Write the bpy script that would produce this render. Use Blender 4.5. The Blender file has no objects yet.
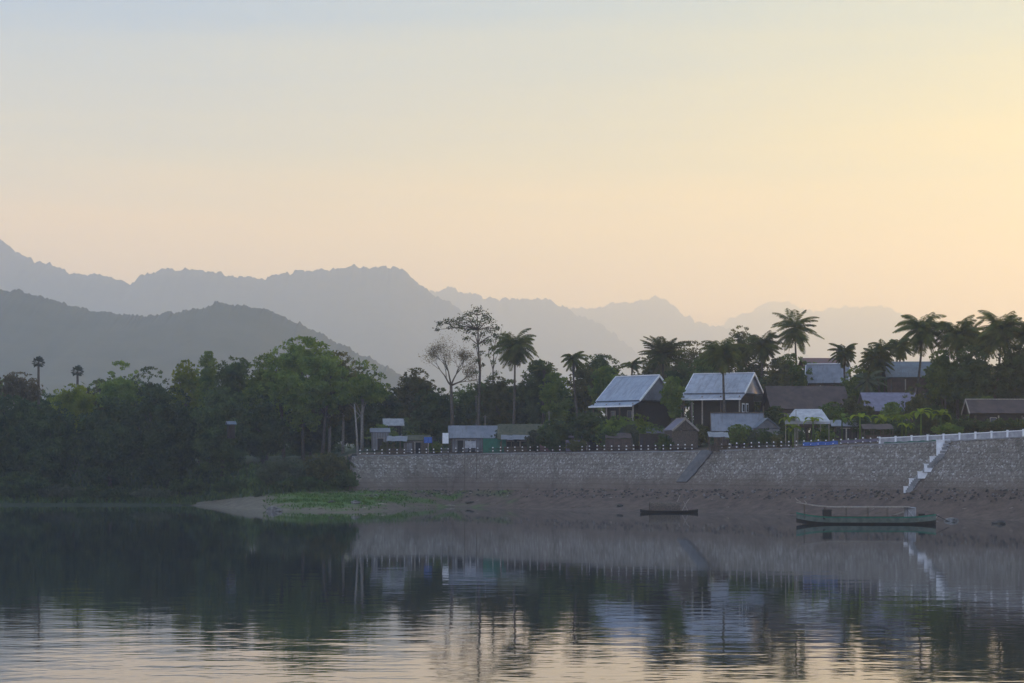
import bpy, math, random
import numpy as np
from mathutils import Vector, Matrix, noise as mnoise

R = math.radians
F = 80.0 / 36.0 * 1024.0      # focal length in pixels
CAMZ = 7.0
HZ = 462.0                    # horizon row
sc = bpy.context.scene
COL = sc.collection
rnd = random.Random(7)


def P(px, py, D):
    return Vector(((px - 512.0) * D / F, D, CAMZ + (HZ - py) * D / F))


def interp(tab, x):
    if x <= tab[0][0]:
        return tab[0][1]
    for (a, b), (c, d) in zip(tab, tab[1:]):
        if x <= c:
            return b + (d - b) * (x - a) / (c - a)
    return tab[-1][1]


# ---------------------------------------------------------------- materials
def srgb(r, g, b):
    f = lambda c: (c / 255 / 12.92) if c / 255 <= 0.04045 else ((c / 255 + 0.055) / 1.055) ** 2.4
    return (f(r), f(g), f(b), 1)


def new_mat(name):
    m = bpy.data.materials.new(name)
    m.use_nodes = True
    nt = m.node_tree
    nt.nodes.clear()
    out = nt.nodes.new('ShaderNodeOutputMaterial')
    return m, nt, out


def N(nt, t, **kw):
    n = nt.nodes.new(t)
    for k, v in kw.items():
        if k in n.inputs:
            n.inputs[k].default_value = v
        else:
            setattr(n, k, v)
    return n


def ramp(nt, stops, interpolation='LINEAR'):
    n = nt.nodes.new('ShaderNodeValToRGB')
    cr = n.color_ramp
    cr.interpolation = interpolation
    while len(cr.elements) < len(stops):
        cr.elements.new(0.5)
    for e, (p, c) in zip(cr.elements, stops):
        e.position = p
        e.color = c if len(c) == 4 else (*c, 1)
    return n


def surf(name, c1, c2=None, scale=3.0, rough=0.8, spec=0.2, bump=0.0, metallic=0.0, detail=4):
    """plain procedural surface: two tones mixed by noise"""
    m, nt, out = new_mat(name)
    c2 = c2 or tuple(x * 0.6 for x in c1[:3])
    tc = N(nt, 'ShaderNodeTexCoord')
    no = N(nt, 'ShaderNodeTexNoise', Scale=scale, Detail=detail)
    nt.links.new(tc.outputs['Object'], no.inputs['Vector'])
    rp = ramp(nt, [(0.35, c1), (0.65, c2)])
    nt.links.new(no.outputs['Fac'], rp.inputs[0])
    b = N(nt, 'ShaderNodeBsdfPrincipled', Roughness=rough, Metallic=metallic)
    b.inputs['Specular IOR Level'].default_value = spec
    nt.links.new(rp.outputs[0], b.inputs['Base Color'])
    if bump:
        bp = N(nt, 'ShaderNodeBump', Strength=bump, Distance=0.05)
        nt.links.new(no.outputs['Fac'], bp.inputs['Height'])
        nt.links.new(bp.outputs[0], b.inputs['Normal'])
    nt.links.new(b.outputs[0], out.inputs['Surface'])
    return m


def leafmat(name, ca, cb, tr=0.35):
    m, nt, out = new_mat(name)
    geo = N(nt, 'ShaderNodeNewGeometry')
    oi = N(nt, 'ShaderNodeObjectInfo')
    no = N(nt, 'ShaderNodeTexNoise', Scale=0.55, Detail=5)
    nt.links.new(geo.outputs['Position'], no.inputs['Vector'])
    rp = ramp(nt, [(0.36, ca), (0.64, cb)])
    nt.links.new(no.outputs['Fac'], rp.inputs[0])
    hs = N(nt, 'ShaderNodeHueSaturation')
    mr = N(nt, 'ShaderNodeMapRange')
    mr.inputs[3].default_value = 0.75
    mr.inputs[4].default_value = 1.3
    nt.links.new(oi.outputs['Random'], mr.inputs[0])
    nt.links.new(mr.outputs[0], hs.inputs['Value'])
    nt.links.new(rp.outputs[0], hs.inputs['Color'])
    d = N(nt, 'ShaderNodeBsdfDiffuse')
    t = N(nt, 'ShaderNodeBsdfTranslucent')
    mx = N(nt, 'ShaderNodeMixShader', Fac=tr)
    nt.links.new(hs.outputs[0], d.inputs['Color'])
    nt.links.new(hs.outputs[0], t.inputs['Color'])
    nt.links.new(d.outputs[0], mx.inputs[1])
    nt.links.new(t.outputs[0], mx.inputs[2])
    nt.links.new(mx.outputs[0], out.inputs['Surface'])
    return m


M = {}
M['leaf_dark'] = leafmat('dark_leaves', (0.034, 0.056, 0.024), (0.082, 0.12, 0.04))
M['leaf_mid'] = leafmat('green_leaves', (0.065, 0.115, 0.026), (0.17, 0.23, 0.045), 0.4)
M['leaf_olive'] = leafmat('olive_leaves', (0.06, 0.07, 0.03), (0.13, 0.13, 0.045), 0.4)
M['leaf_yellow'] = leafmat('yellow_green_leaves', (0.13, 0.18, 0.02), (0.27, 0.32, 0.03), 0.5)
M['leaf_dry'] = leafmat('dry_pale_leaves', (0.10, 0.085, 0.05), (0.17, 0.15, 0.09), 0.4)
M['leaf_grey'] = leafmat('greyish_leaves', (0.05, 0.065, 0.04), (0.10, 0.12, 0.07), 0.3)
M['palm'] = leafmat('palm_fronds', (0.04, 0.062, 0.018), (0.12, 0.14, 0.038), 0.4)
M['grass'] = leafmat('grass_blades', (0.035, 0.075, 0.015), (0.075, 0.12, 0.022), 0.3)
M['palm_blue'] = leafmat('fan_palm_leaves', (0.03, 0.045, 0.035), (0.05, 0.07, 0.05), 0.2)
M['bark'] = surf('bark', (0.10, 0.085, 0.07), (0.05, 0.042, 0.035), 4, bump=0.4)
M['bark_pale'] = surf('pale_bark', (0.26, 0.24, 0.21), (0.15, 0.14, 0.125), 4, bump=0.3)
M['wood'] = surf('weathered_wood', (0.13, 0.10, 0.075), (0.07, 0.055, 0.045), 5)
M['wood_dark'] = surf('dark_wood', (0.045, 0.035, 0.03), (0.025, 0.02, 0.02), 5)
M['wood_pale'] = surf('pale_timber', (0.36, 0.32, 0.27), (0.24, 0.21, 0.18), 5)
M['white'] = surf('white_paint', (0.85, 0.85, 0.85), (0.72, 0.72, 0.72), 2.5, 0.6)
M['offwhite'] = surf('aged_white_paint', (0.42, 0.42, 0.43), (0.28, 0.28, 0.30), 1.6, 0.7)
M['concrete'] = surf('concrete', (0.30, 0.30, 0.30), (0.20, 0.20, 0.20), 1.2, 0.85, bump=0.3)
M['tin_purple'] = surf('faded_violet_tin', (0.15, 0.135, 0.19), (0.10, 0.09, 0.13), 1.3, 0.5, 0.4)
M['red_tin'] = surf('rusty_red_tin', (0.19, 0.09, 0.08), (0.12, 0.075, 0.075), 1.6, 0.6)
M['brown_roof'] = surf('dark_brown_roofing', (0.085, 0.06, 0.055), (0.05, 0.038, 0.038), 0.9, 0.8)
M['wall_brown'] = surf('brown_boarding', (0.11, 0.075, 0.06), (0.07, 0.05, 0.045), 2)
M['wall_pink'] = surf('faded_pink_wall', (0.22, 0.13, 0.14), (0.15, 0.09, 0.1), 1.5)
M['wall_grey'] = surf('grey_wall', (0.2, 0.2, 0.21), (0.13, 0.13, 0.14), 1)
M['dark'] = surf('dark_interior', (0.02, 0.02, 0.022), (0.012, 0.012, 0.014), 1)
M['glass'] = surf('window_glass', (0.05, 0.06, 0.08), (0.04, 0.05, 0.07), 1, 0.15, 0.6)
M['green_tarp'] = surf('green_tarpaulin', (0.03, 0.14, 0.09), (0.02, 0.10, 0.07), 1.5, 0.6)
M['blue_cloth'] = surf('blue_cloth', (0.06, 0.14, 0.42), (0.04, 0.09, 0.3), 2, 0.7)
M['boat_green'] = surf('green_boat_paint', (0.035, 0.20, 0.12), (0.03, 0.15, 0.10), 2, 0.5)
M['boat_grey'] = surf('grey_green_hull_paint', (0.15, 0.18, 0.155), (0.09, 0.12, 0.10), 2, 0.6)
M['boat_dark'] = surf('tarred_hull', (0.025, 0.022, 0.022), (0.015, 0.014, 0.014), 3, 0.6)
M['thatch'] = surf('thatch', (0.10, 0.095, 0.06), (0.055, 0.06, 0.04), 2.5, 0.9, bump=0.5)
M['rock'] = surf('rock', (0.20, 0.19, 0.18), (0.09, 0.085, 0.08), 2.2, bump=0.6)
M['rock_dark'] = surf('wet_rock', (0.06, 0.055, 0.05), (0.03, 0.03, 0.03), 2.2, bump=0.6)


def corrugated(name, c1, c2, ribscale=6.0, rough=0.45):
    m, nt, out = new_mat(name)
    tc = N(nt, 'ShaderNodeTexCoord')
    no = N(nt, 'ShaderNodeTexNoise', Scale=0.9, Detail=6)
    nt.links.new(tc.outputs['Object'], no.inputs['Vector'])
    rp = ramp(nt, [(0.35, c1), (0.65, c2)])
    nt.links.new(no.outputs['Fac'], rp.inputs[0])
    wv = N(nt, 'ShaderNodeTexWave', Scale=ribscale)
    wv.bands_direction = 'X'
    nt.links.new(tc.outputs['Object'], wv.inputs['Vector'])
    mp = N(nt, 'ShaderNodeMapping')
    mp.inputs['Scale'].default_value = (1.6, .25, .25)
    nt.links.new(tc.outputs['Object'], mp.inputs[0])
    n2 = N(nt, 'ShaderNodeTexNoise', Scale=1.6, Detail=5, Roughness=.7)
    nt.links.new(mp.outputs[0], n2.inputs['Vector'])
    r2 = ramp(nt, [(0.5, (0, 0, 0)), (0.72, (.8, .8, .8))])
    nt.links.new(n2.outputs['Fac'], r2.inputs[0])
    mx = N(nt, 'ShaderNodeMix')
    mx.data_type = 'RGBA'
    nt.links.new(r2.outputs[0], mx.inputs[0])
    nt.links.new(rp.outputs[0], mx.inputs[6])
    mx.inputs[7].default_value = (c2[0] * .62, c2[1] * .5, c2[2] * .42, 1)
    rp = mx
    b = N(nt, 'ShaderNodeBsdfPrincipled', Roughness=rough)
    b.inputs['Specular IOR Level'].default_value = 0.5
    bp = N(nt, 'ShaderNodeBump', Strength=0.35, Distance=0.04)
    nt.links.new(wv.outputs['Fac'], bp.inputs['Height'])
    nt.links.new(bp.outputs[0], b.inputs['Normal'])
    nt.links.new(rp.outputs[2], b.inputs['Base Color'])
    nt.links.new(b.outputs[0], out.inputs['Surface'])
    return m


M['tin'] = corrugated('blue_grey_metal_roofing', (0.27, 0.31, 0.38), (0.20, 0.235, 0.30))
M['tin_light'] = corrugated('pale_metal_roofing', (0.36, 0.38, 0.44), (0.24, 0.26, 0.31))
M['tin_old'] = corrugated('aged_metal_roofing', (0.17, 0.18, 0.21), (0.11, 0.12, 0.15))
M['tin_dark'] = corrugated('slate_blue_metal_roofing', (0.11, 0.14, 0.18), (0.07, 0.09, 0.12))


def stone_wall_mat():
    m, nt, out = new_mat('rubble_stone_masonry')
    geo = N(nt, 'ShaderNodeNewGeometry')
    vo = N(nt, 'ShaderNodeTexVoronoi', Scale=4.0)
    nt.links.new(geo.outputs['Position'], vo.inputs['Vector'])
    ve = N(nt, 'ShaderNodeTexVoronoi', Scale=4.0)
    ve.feature = 'DISTANCE_TO_EDGE'
    nt.links.new(geo.outputs['Position'], ve.inputs['Vector'])
    sp = N(nt, 'ShaderNodeSeparateColor')
    nt.links.new(vo.outputs['Color'], sp.inputs[0])
    rp = ramp(nt, [(0.0, (0.12, 0.106, 0.092)), (0.45, (0.18, 0.162, 0.138)), (0.72, (0.235, 0.213, 0.182)),
                   (0.9, (0.31, 0.30, 0.285)), (1.0, (0.46, 0.45, 0.43))])
    nt.links.new(sp.outputs[0], rp.inputs[0])
    er = ramp(nt, [(0.0, (1, 1, 1)), (0.05, (0, 0, 0))])
    nt.links.new(ve.outputs['Distance'], er.inputs[0])
    mx = N(nt, 'ShaderNodeMix')
    mx.data_type = 'RGBA'
    nt.links.new(er.outputs[0], mx.inputs[0])
    nt.links.new(rp.outputs[0], mx.inputs[6])
    mx.inputs[7].default_value = (0.24, 0.212, 0.176, 1)
    # river mud and grime that has settled over the lower courses, with patches higher up
    sx = N(nt, 'ShaderNodeSeparateXYZ')
    nt.links.new(geo.outputs['Position'], sx.inputs[0])
    n2 = N(nt, 'ShaderNodeTexNoise', Scale=0.16, Detail=6, Roughness=0.65)
    nt.links.new(geo.outputs['Position'], n2.inputs['Vector'])
    ma = N(nt, 'ShaderNodeMath', operation='MULTIPLY_ADD')
    nt.links.new(n2.outputs['Fac'], ma.inputs[0])
    ma.inputs[1].default_value = 5.5
    nt.links.new(sx.outputs['Z'], ma.inputs[2])
    mr = N(nt, 'ShaderNodeMapRange')
    mr.inputs[1].default_value = 6.3
    mr.inputs[2].default_value = 8.6
    mr.inputs[3].default_value = 0.95
    mr.inputs[4].default_value = 0.22
    nt.links.new(ma.outputs[0], mr.inputs[0])
    m2 = N(nt, 'ShaderNodeMix')
    m2.data_type = 'RGBA'
    nt.links.new(mr.outputs[0], m2.inputs[0])
    nt.links.new(mx.outputs[2], m2.inputs[6])
    m2.inputs[7].default_value = (0.135, 0.105, 0.085, 1)
    mp = N(nt, 'ShaderNodeMapping')
    mp.inputs['Scale'].default_value = (.5, .2, .25)
    nt.links.new(geo.outputs['Position'], mp.inputs[0])
    n3 = N(nt, 'ShaderNodeTexNoise', Scale=1.0, Detail=6, Roughness=.7)
    nt.links.new(mp.outputs[0], n3.inputs['Vector'])
    r3 = ramp(nt, [(0.33, (.7, .68, .66)), (0.5, (1, 1, 1)), (.7, (1.12, 1.12, 1.12))])
    nt.links.new(n3.outputs['Fac'], r3.inputs[0])
    wv = N(nt, 'ShaderNodeTexWave', Scale=.42, Distortion=1.2, Detail=2)
    wv.bands_direction = 'Z'
    nt.links.new(geo.outputs['Position'], wv.inputs['Vector'])
    r4 = ramp(nt, [(0.0, (.8, .8, .8)), (0.2, (1, 1, 1))])
    nt.links.new(wv.outputs['Fac'], r4.inputs[0])
    m3 = N(nt, 'ShaderNodeMix')
    m3.data_type = 'RGBA'
    m3.blend_type = 'MULTIPLY'
    m3.inputs[0].default_value = 1
    nt.links.new(m2.outputs[2], m3.inputs[6])
    nt.links.new(r3.outputs[0], m3.inputs[7])
    m4 = N(nt, 'ShaderNodeMix')
    m4.data_type = 'RGBA'
    m4.blend_type = 'MULTIPLY'
    m4.inputs[0].default_value = 1
    nt.links.new(m3.outputs[2], m4.inputs[6])
    nt.links.new(r4.outputs[0], m4.inputs[7])
    m2 = m4
    b = N(nt, 'ShaderNodeBsdfPrincipled', Roughness=0.85)
    b.inputs['Specular IOR Level'].default_value = 0.2
    bp = N(nt, 'ShaderNodeBump', Strength=0.8, Distance=0.12)
    nt.links.new(ve.outputs['Distance'], bp.inputs['Height'])
    nt.links.new(bp.outputs[0], b.inputs['Normal'])
    nt.links.new(m2.outputs[2], b.inputs['Base Color'])
    nt.links.new(b.outputs[0], out.inputs['Surface'])
    return m


M['stone'] = stone_wall_mat()


def ground_mat():
    m, nt, out = new_mat('riverbank_ground')
    at = N(nt, 'ShaderNodeAttribute', attribute_name='soil')
    geo = N(nt, 'ShaderNodeNewGeometry')
    no = N(nt, 'ShaderNodeTexNoise', Scale=0.7, Detail=7, Roughness=0.7)
    nt.links.new(geo.outputs['Position'], no.inputs['Vector'])
    mr = N(nt, 'ShaderNodeMapRange')
    mr.inputs[1].default_value = 0.3
    mr.inputs[2].default_value = 0.7
    mr.inputs[3].default_value = 0.55
    mr.inputs[4].default_value = 1.45
    nt.links.new(no.outputs['Fac'], mr.inputs[0])
    hs = N(nt, 'ShaderNodeHueSaturation')
    nt.links.new(at.outputs['Color'], hs.inputs['Color'])
    nt.links.new(mr.outputs[0], hs.inputs['Value'])
    b = N(nt, 'ShaderNodeBsdfPrincipled', Roughness=0.9)
    b.inputs['Specular IOR Level'].default_value = 0.15
    bp = N(nt, 'ShaderNodeBump', Strength=0.6, Distance=0.15)
    nt.links.new(no.outputs['Fac'], bp.inputs['Height'])
    nt.links.new(bp.outputs[0], b.inputs['Normal'])
    nt.links.new(hs.outputs[0], b.inputs['Base Color'])
    nt.links.new(b.outputs[0], out.inputs['Surface'])
    return m


M['ground'] = ground_mat()


def water_mat():
    m, nt, out = new_mat('river_water')
    geo = N(nt, 'ShaderNodeNewGeometry')
    sx = N(nt, 'ShaderNodeSeparateXYZ')
    nt.links.new(geo.outputs['Position'], sx.inputs[0])

    def noise(sx_, sy_, detail, rough=0.5):
        mp = N(nt, 'ShaderNodeMapping')
        mp.inputs['Scale'].default_value = (sx_, sy_, 1)
        nt.links.new(geo.outputs['Position'], mp.inputs[0])
        n = N(nt, 'ShaderNodeTexNoise', Scale=1.0, Detail=detail, Roughness=rough)
        nt.links.new(mp.outputs[0], n.inputs['Vector'])
        return n
    n1 = noise(0.22, 0.36, 3.5)
    n2 = noise(0.9, 1.3, 1.5)
    patch = noise(0.012, 0.03, 3)
    # how rippled: calm under the far bank, breeze ripples in the open river nearer by
    calm = N(nt, 'ShaderNodeMapRange')
    calm.inputs[1].default_value = 75.0
    calm.inputs[2].default_value = 165.0
    calm.inputs[3].default_value = 1.0
    calm.inputs[4].default_value = 0.12
    pm = N(nt, 'ShaderNodeMath', operation='MULTIPLY_ADD')
    nt.links.new(patch.outputs['Fac'], pm.inputs[0])
    pm.inputs[1].default_value = 90.0
    nt.links.new(sx.outputs['Y'], pm.inputs[2])
    sub = N(nt, 'ShaderNodeMath', operation='SUBTRACT')
    nt.links.new(pm.outputs[0], sub.inputs[0])
    sub.inputs[1].default_value = 45.0
    nt.links.new(sub.outputs[0], calm.inputs[0])
    a = N(nt, 'ShaderNodeMath', operation='MULTIPLY')
    nt.links.new(n1.outputs['Fac'], a.inputs[0])
    a.inputs[1].default_value = 0.021
    c = N(nt, 'ShaderNodeMath', operation='MULTIPLY_ADD')
    nt.links.new(n2.outputs['Fac'], c.inputs[0])
    c.inputs[1].default_value = 0.006
    nt.links.new(a.outputs[0], c.inputs[2])
    h = N(nt, 'ShaderNodeMath', operation='MULTIPLY')
    nt.links.new(c.outputs[0], h.inputs[0])
    nt.links.new(calm.outputs[0], h.inputs[1])
    bp = N(nt, 'ShaderNodeBump', Strength=1.0, Distance=1.0)
    nt.links.new(h.outputs[0], bp.inputs['Height'])
    b = N(nt, 'ShaderNodeBsdfPrincipled', Roughness=0.03, IOR=1.52)
    b.inputs['Base Color'].default_value = (0.022, 0.032, 0.036, 1)
    nt.links.new(bp.outputs[0], b.inputs['Normal'])
    nt.links.new(b.outputs[0], out.inputs['Surface'])
    return m


M['water'] = water_mat()
M['forest'] = surf('forested_slope', (0.035, 0.045, 0.025), (0.06, 0.065, 0.04), 0.02, 0.95, 0.05, detail=10)


# ---------------------------------------------------------------- mesh helpers
def link(o, parent=None):
    COL.objects.link(o)
    if parent is not None:
        o.parent = parent
    return o


def tag(o, label=None, cat=None, group=None, kind=None):
    if label:
        o['label'] = label
    if cat:
        o['category'] = cat
    if group:
        o['group'] = group
    if kind:
        o['kind'] = kind
    return o


def empty(name, loc, rz=0.0):
    o = bpy.data.objects.new(name, None)
    o.location = loc
    o.rotation_euler = (0, 0, rz)
    o.empty_display_size = 0.3
    return link(o)


class MB:
    def __init__(s):
        s.v, s.f, s.mi = [], [], []

    def poly(s, verts, faces, mi=0):
        n = len(s.v)
        s.v += [tuple(p) for p in verts]
        for f in faces:
            s.f.append(tuple(n + i for i in f))
            s.mi.append(mi)
        return s

    def box(s, c, size, rz=0.0, mi=0, taper=1.0):
        hx, hy, hz = size[0] / 2, size[1] / 2, size[2] / 2
        co, si = math.cos(rz), math.sin(rz)
        vs = []
        for z in (-1, 1):
            k = taper if z > 0 else 1
            for x, y in ((-1, -1), (1, -1), (1, 1), (-1, 1)):
                X, Y = x * hx * k, y * hy * k
                vs.append((c[0] + X * co - Y * si, c[1] + X * si + Y * co, c[2] + z * hz))
        return s.poly(vs, [(3, 2, 1, 0), (4, 5, 6, 7), (0, 1, 5, 4), (1, 2, 6, 5), (2, 3, 7, 6), (3, 0, 4, 7)], mi)

    def slab(s, a, b, c, d, t, mi=0):
        """quad a b c d (counter clockwise seen from outside) with thickness t behind it"""
        a, b, c, d = map(Vector, (a, b, c, d))
        n = (b - a).cross(d - a).normalized()
        vs = [a, b, c, d] + [p - n * t for p in (a, b, c, d)]
        return s.poly(vs, [(0, 1, 2, 3), (7, 6, 5, 4), (0, 4, 5, 1), (1, 5, 6, 2), (2, 6, 7, 3), (3, 7, 4, 0)], mi)

    def tube(s, pts, rad, sides=6, mi=0):
        pts = [Vector(p) for p in pts]
        rings = []
        for i, p in enumerate(pts):
            d = (pts[min(i + 1, len(pts) - 1)] - pts[max(i - 1, 0)])
            if d.length < 1e-6:
                d = Vector((0, 0, 1))
            d.normalize()
            u = d.cross(Vector((0.31, 0.95, 0.1))).normalized()
            w = d.cross(u)
            r = rad[i] if isinstance(rad, (list, tuple)) else rad
            rings.append([p + (u * math.cos(2 * math.pi * k / sides) + w * math.sin(2 * math.pi * k / sides)) * r
                          for k in range(sides)])
        vs = [q for ring in rings for q in ring]
        fs = []
        for i in range(len(rings) - 1):
            for k in range(sides):
                k2 = (k + 1) % sides
                fs.append((i * sides + k, i * sides + k2, (i + 1) * sides + k2, (i + 1) * sides + k))
        fs.append(tuple(range(sides))[::-1])
        fs.append(tuple((len(rings) - 1) * sides + k for k in range(sides)))
        return s.poly(vs, fs, mi)

    def bar(s, a, b, w, mi=0):
        return s.tube([a, b], w, 4, mi)

    def build(s, name, mats, parent=None, smooth=False):
        me = bpy.data.meshes.new(name)
        me.from_pydata(s.v, [], s.f)
        if not isinstance(mats, (list, tuple)):
            mats = [mats]
        for m in mats:
            me.materials.append(m)
        if len(mats) > 1:
            me.polygons.foreach_set('material_index', s.mi)
        if smooth:
            me.polygons.foreach_set('use_smooth', [True] * len(me.polygons))
        me.update()
        return link(bpy.data.objects.new(name, me), parent)


def quad_mesh(name, V, mat, parent=None):
    """V: (n,4,3) array of quads"""
    n = len(V)
    me = bpy.data.meshes.new(name)
    me.vertices.add(n * 4)
    me.vertices.foreach_set('co', V.reshape(-1).astype(np.float32))
    me.loops.add(n * 4)
    me.loops.foreach_set('vertex_index', np.arange(n * 4, dtype=np.int32))
    me.polygons.add(n)
    me.polygons.foreach_set('loop_start', np.arange(n, dtype=np.int32) * 4)
    me.polygons.foreach_set('loop_total', np.full(n, 4, dtype=np.int32))
    me.materials.append(mat)
    me.update(calc_edges=True)
    return link(bpy.data.objects.new(name, me), parent)


def leaf_quads(C, size, g, flat=0.0):
    n = len(C)
    u = g.normal(size=(n, 3))
    u[:, 2] *= (1 - flat)
    u /= np.linalg.norm(u, axis=1)[:, None]
    w = g.normal(size=(n, 3))
    v = np.cross(u, w)
    v /= np.linalg.norm(v, axis=1)[:, None]
    s = size * g.uniform(0.6, 1.35, size=(n, 1))
    return np.stack([C - u * s * .5, C - v * s * .27, C + u * s * .5, C + v * s * .27], axis=1)


# ---------------------------------------------------------------- the lie of the land
SHORE = [(-700, 500), (-150, 505), (0, 505.5), (150, 505.5), (195, 506), (215, 507.5), (250, 510), (300, 512), (350, 513.5), (385, 511.5),
         (410, 508.5), (450, 507), (500, 508), (600, 511), (700, 512.5), (800, 515), (900, 517.5), (1024, 520.5),
         (1200, 525), (1700, 535)]
FOOT = [(-700, 425), (-150, 380), (0, 378), (150, 376), (200, 372), (250, 352), (300, 350), (340, 356), (450, 366), (500, 357),
        (600, 338), (700, 326), (800, 310), (900, 297), (1024, 281), (1200, 262), (1700, 240)]
FOOTY = [(-150, 497), (150, 497), (195, 502), (215, 500), (250, 496), (300, 491), (350, 490), (600, 489), (1024, 489), (1700, 489)]
TOPY = [(340, 459), (356, 457), (500, 454), (700, 452), (800, 449), (860, 446), (940, 442.5), (1024, 438), (1200, 430), (1700, 425)]


def shoreD(px): return CAMZ * F / (interp(SHORE, px) - HZ)
def footD(px): return max(interp(FOOT, px), shoreD(px) + 2)
def footZ(px): return CAMZ - (interp(FOOTY, px) - HZ) * footD(px) / F
def run(px): return interp([(-150, 25), (320, 25), (352, 3.6), (2000, 3.6)], px)
def topD(px): return footD(px) + run(px)
def topZ(px):
    zw = CAMZ + (HZ - interp(TOPY, px)) * topD(px) / F
    k = interp([(320, 0), (352, 1)], px)
    return zw * k + 6.6 * (1 - k)


def ground(px, D):
    ds, df, dt = shoreD(px), footD(px), topD(px)
    zf, zt = footZ(px), topZ(px)
    if D <= ds:
        return max(-3.0, (D - ds) * 0.12)
    if D <= df:
        t = (D - ds) / (df - ds)
        return zf * (0.45 * t + 0.55 * t * t)
    if D <= dt:
        return zf + (zt - zf) * (D - df) / (dt - df)
    e = D - dt
    if e < 20:
        return zt + 1.2 * (e / 20) if e > 6 else zt + 0.06 * e
    return min(zt + 1.2 + (e - 20) * 0.01, 13.0)


SOIL = {'sand': (0.125, 0.108, 0.08), 'mud': (0.10, 0.072, 0.058), 'grass': (0.055, 0.11, 0.02), 'scrub': (0.035, 0.05, 0.025),
        'dirt': (0.115, 0.088, 0.07)}


def mixc(a, b, t):
    return tuple(x + (y - x) * t for x, y in zip(a, b))


def build_ground():
    pxs = list(range(-600, -300, 60)) + list(range(-300, 1301, 5)) + list(range(1350, 1690, 60))
    vs, cols = [], []
    rows = None
    for px in pxs:
        ds, df, dt = shoreD(px), footD(px), topD(px)
        Ds = [ds - 60, ds - 25, ds - 8, ds - 3, ds - 1] + [ds + (df - ds) * i / 16 for i in range(17)]
        off = 0.5 if px > 345 else 0.0
        Ds += [df + off + (dt - df) * i / 5 for i in range(1, 6)]
        Ds += [dt + off + e for e in (0.5, 2, 4, 7, 10, 14, 19, 25, 35, 50, 80, 130, 220, 400, 800, 1500, 2500, 4000, 7000, 11000, 18500)]
        rows = len(Ds)
        for i, D in enumerate(Ds):
            z = ground(px, D - (off if D > df + .01 else 0))
            x = (px - 512) * D / F
            g = rnd.random()
            z += (g - .5) * (0.05 if D < df else 0.12) if D > ds and D < df + 100 else 0
            vs.append((x, D, z))
            # what covers the soil here
            if D < df:
                t = max(0.0, (D - ds) / (df - ds))
                if px < 195:
                    c = tuple(x * .7 for x in SOIL['scrub'])
                elif px < 520:
                    y = HZ + (CAMZ - z) * F / D
                    gs = 0
                    if px > 265:
                        gs = max(0, 1 - abs(t - 0.66 - 0.05 * math.sin(px * .07)) / 0.5) * interp([(265, 0), (300, 1), (375, 1), (410, .35), (470, 0)], px)
                        gs = min(1, max(0, gs * 1.6 + 1.1 * mnoise.fractal(Vector((x * .25, D * .25, 3)), 1.0, 2.0, 4)))
                    base = mixc(SOIL['sand'], SOIL['mud'], interp([(260, 0), (400, .8), (520, 1)], px))
                    c = mixc(base, SOIL['grass'], gs)
                else:
                    c = mixc(SOIL['mud'], SOIL['dirt'], 0.2 * t)
            elif px < 345:
                c = SOIL['scrub']
            else:
                c = SOIL['dirt'] if D < dt + 12 else SOIL['scrub']
            cols.append((*c, 1))
    fs = []
    for i in range(len(pxs) - 1):
        for j in range(rows - 1):
            a = i * rows + j
            fs.append((a, a + rows, a + rows + 1, a + 1))
    me = bpy.data.meshes.new('ground')
    me.from_pydata(vs, [], fs)
    ca = me.color_attributes.new('soil', 'FLOAT_COLOR', 'POINT')
    ca.data.foreach_set('color', np.array(cols, dtype=np.float32).reshape(-1))
    me.materials.append(M['ground'])
    me.polygons.foreach_set('use_smooth', [True] * len(fs))
    me.update()
    tag(link(bpy.data.objects.new('ground', me)), kind='structure')


build_ground()
w = MB()
w.poly([(-2500, -150, 0), (2500, -150, 0), (2500, 700, 0), (-2500, 700, 0)], [(0, 1, 2, 3)])
wo = w.build('water', M['water'])
tag(wo, kind='structure')


# ---------------------------------------------------------------- hills
def fbm(x, seed, octaves=5, base=1.0):
    s = 0
    a = 1
    for k in range(octaves):
        f = base * 2 ** k
        i = math.floor(x * f)
        t = x * f - i
        t = t * t * (3 - 2 * t)
        h = lambda n: random.Random((n * 7919 + k * 104729 + seed * 31) & 0xffffffff).random() - .5
        s += a * (h(i) * (1 - t) + h(i + 1) * t)
        a *= .5
    return s


def hill(name, D, tab, depth, rough, seed, step=1.5, tex=1.0):
    g = np.random.default_rng(seed)
    x0, x1 = tab[0][0], tab[-1][0]
    pxs = np.arange(x0, x1 + .1, step)
    ts = [-1 + i / 26 for i in range(26)] + [-.018, 0, .02, .06, .2, .5, 1]
    vs = []
    for px in pxs:
        py = interp(tab, px) + fbm(px / 18.0, seed, 2) * rough * 1.7
        fine = (fbm(px / 5.0, seed + 9, 4) * rough * 1.9 + (g.random() - .5) * rough * 0.8 * tex) * D / F
        X = (px - 512) * D / F
        H = max(2.0, (HZ - py) * D / F)
        for t in ts:
            # spurs and gullies run down the slope
            sp = 1 + 0.30 * mnoise.fractal(Vector((X / D * 9, t * depth / D * 9, seed)), 1.0, 2.1, 5) * min(1, abs(t) * 2.5)
            z = 4 + H * (1 - abs(t)) ** 1.25 * sp
            vs.append((X, D + t * depth, z - fine * math.exp(-abs(t) * 26)))
    n = len(ts)
    fs = []
    for i in range(len(pxs) - 1):
        for j in range(n - 1):
            a = i * n + j
            fs.append((a, a + n, a + n + 1, a + 1))
    me = bpy.data.meshes.new(name)
    me.from_pydata(vs, [], fs)
    me.materials.append(M['forest'])
    me.polygons.foreach_set('use_smooth', [True] * len(fs))
    me.update()
    tag(link(bpy.data.objects.new(name, me)), kind='structure')


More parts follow.
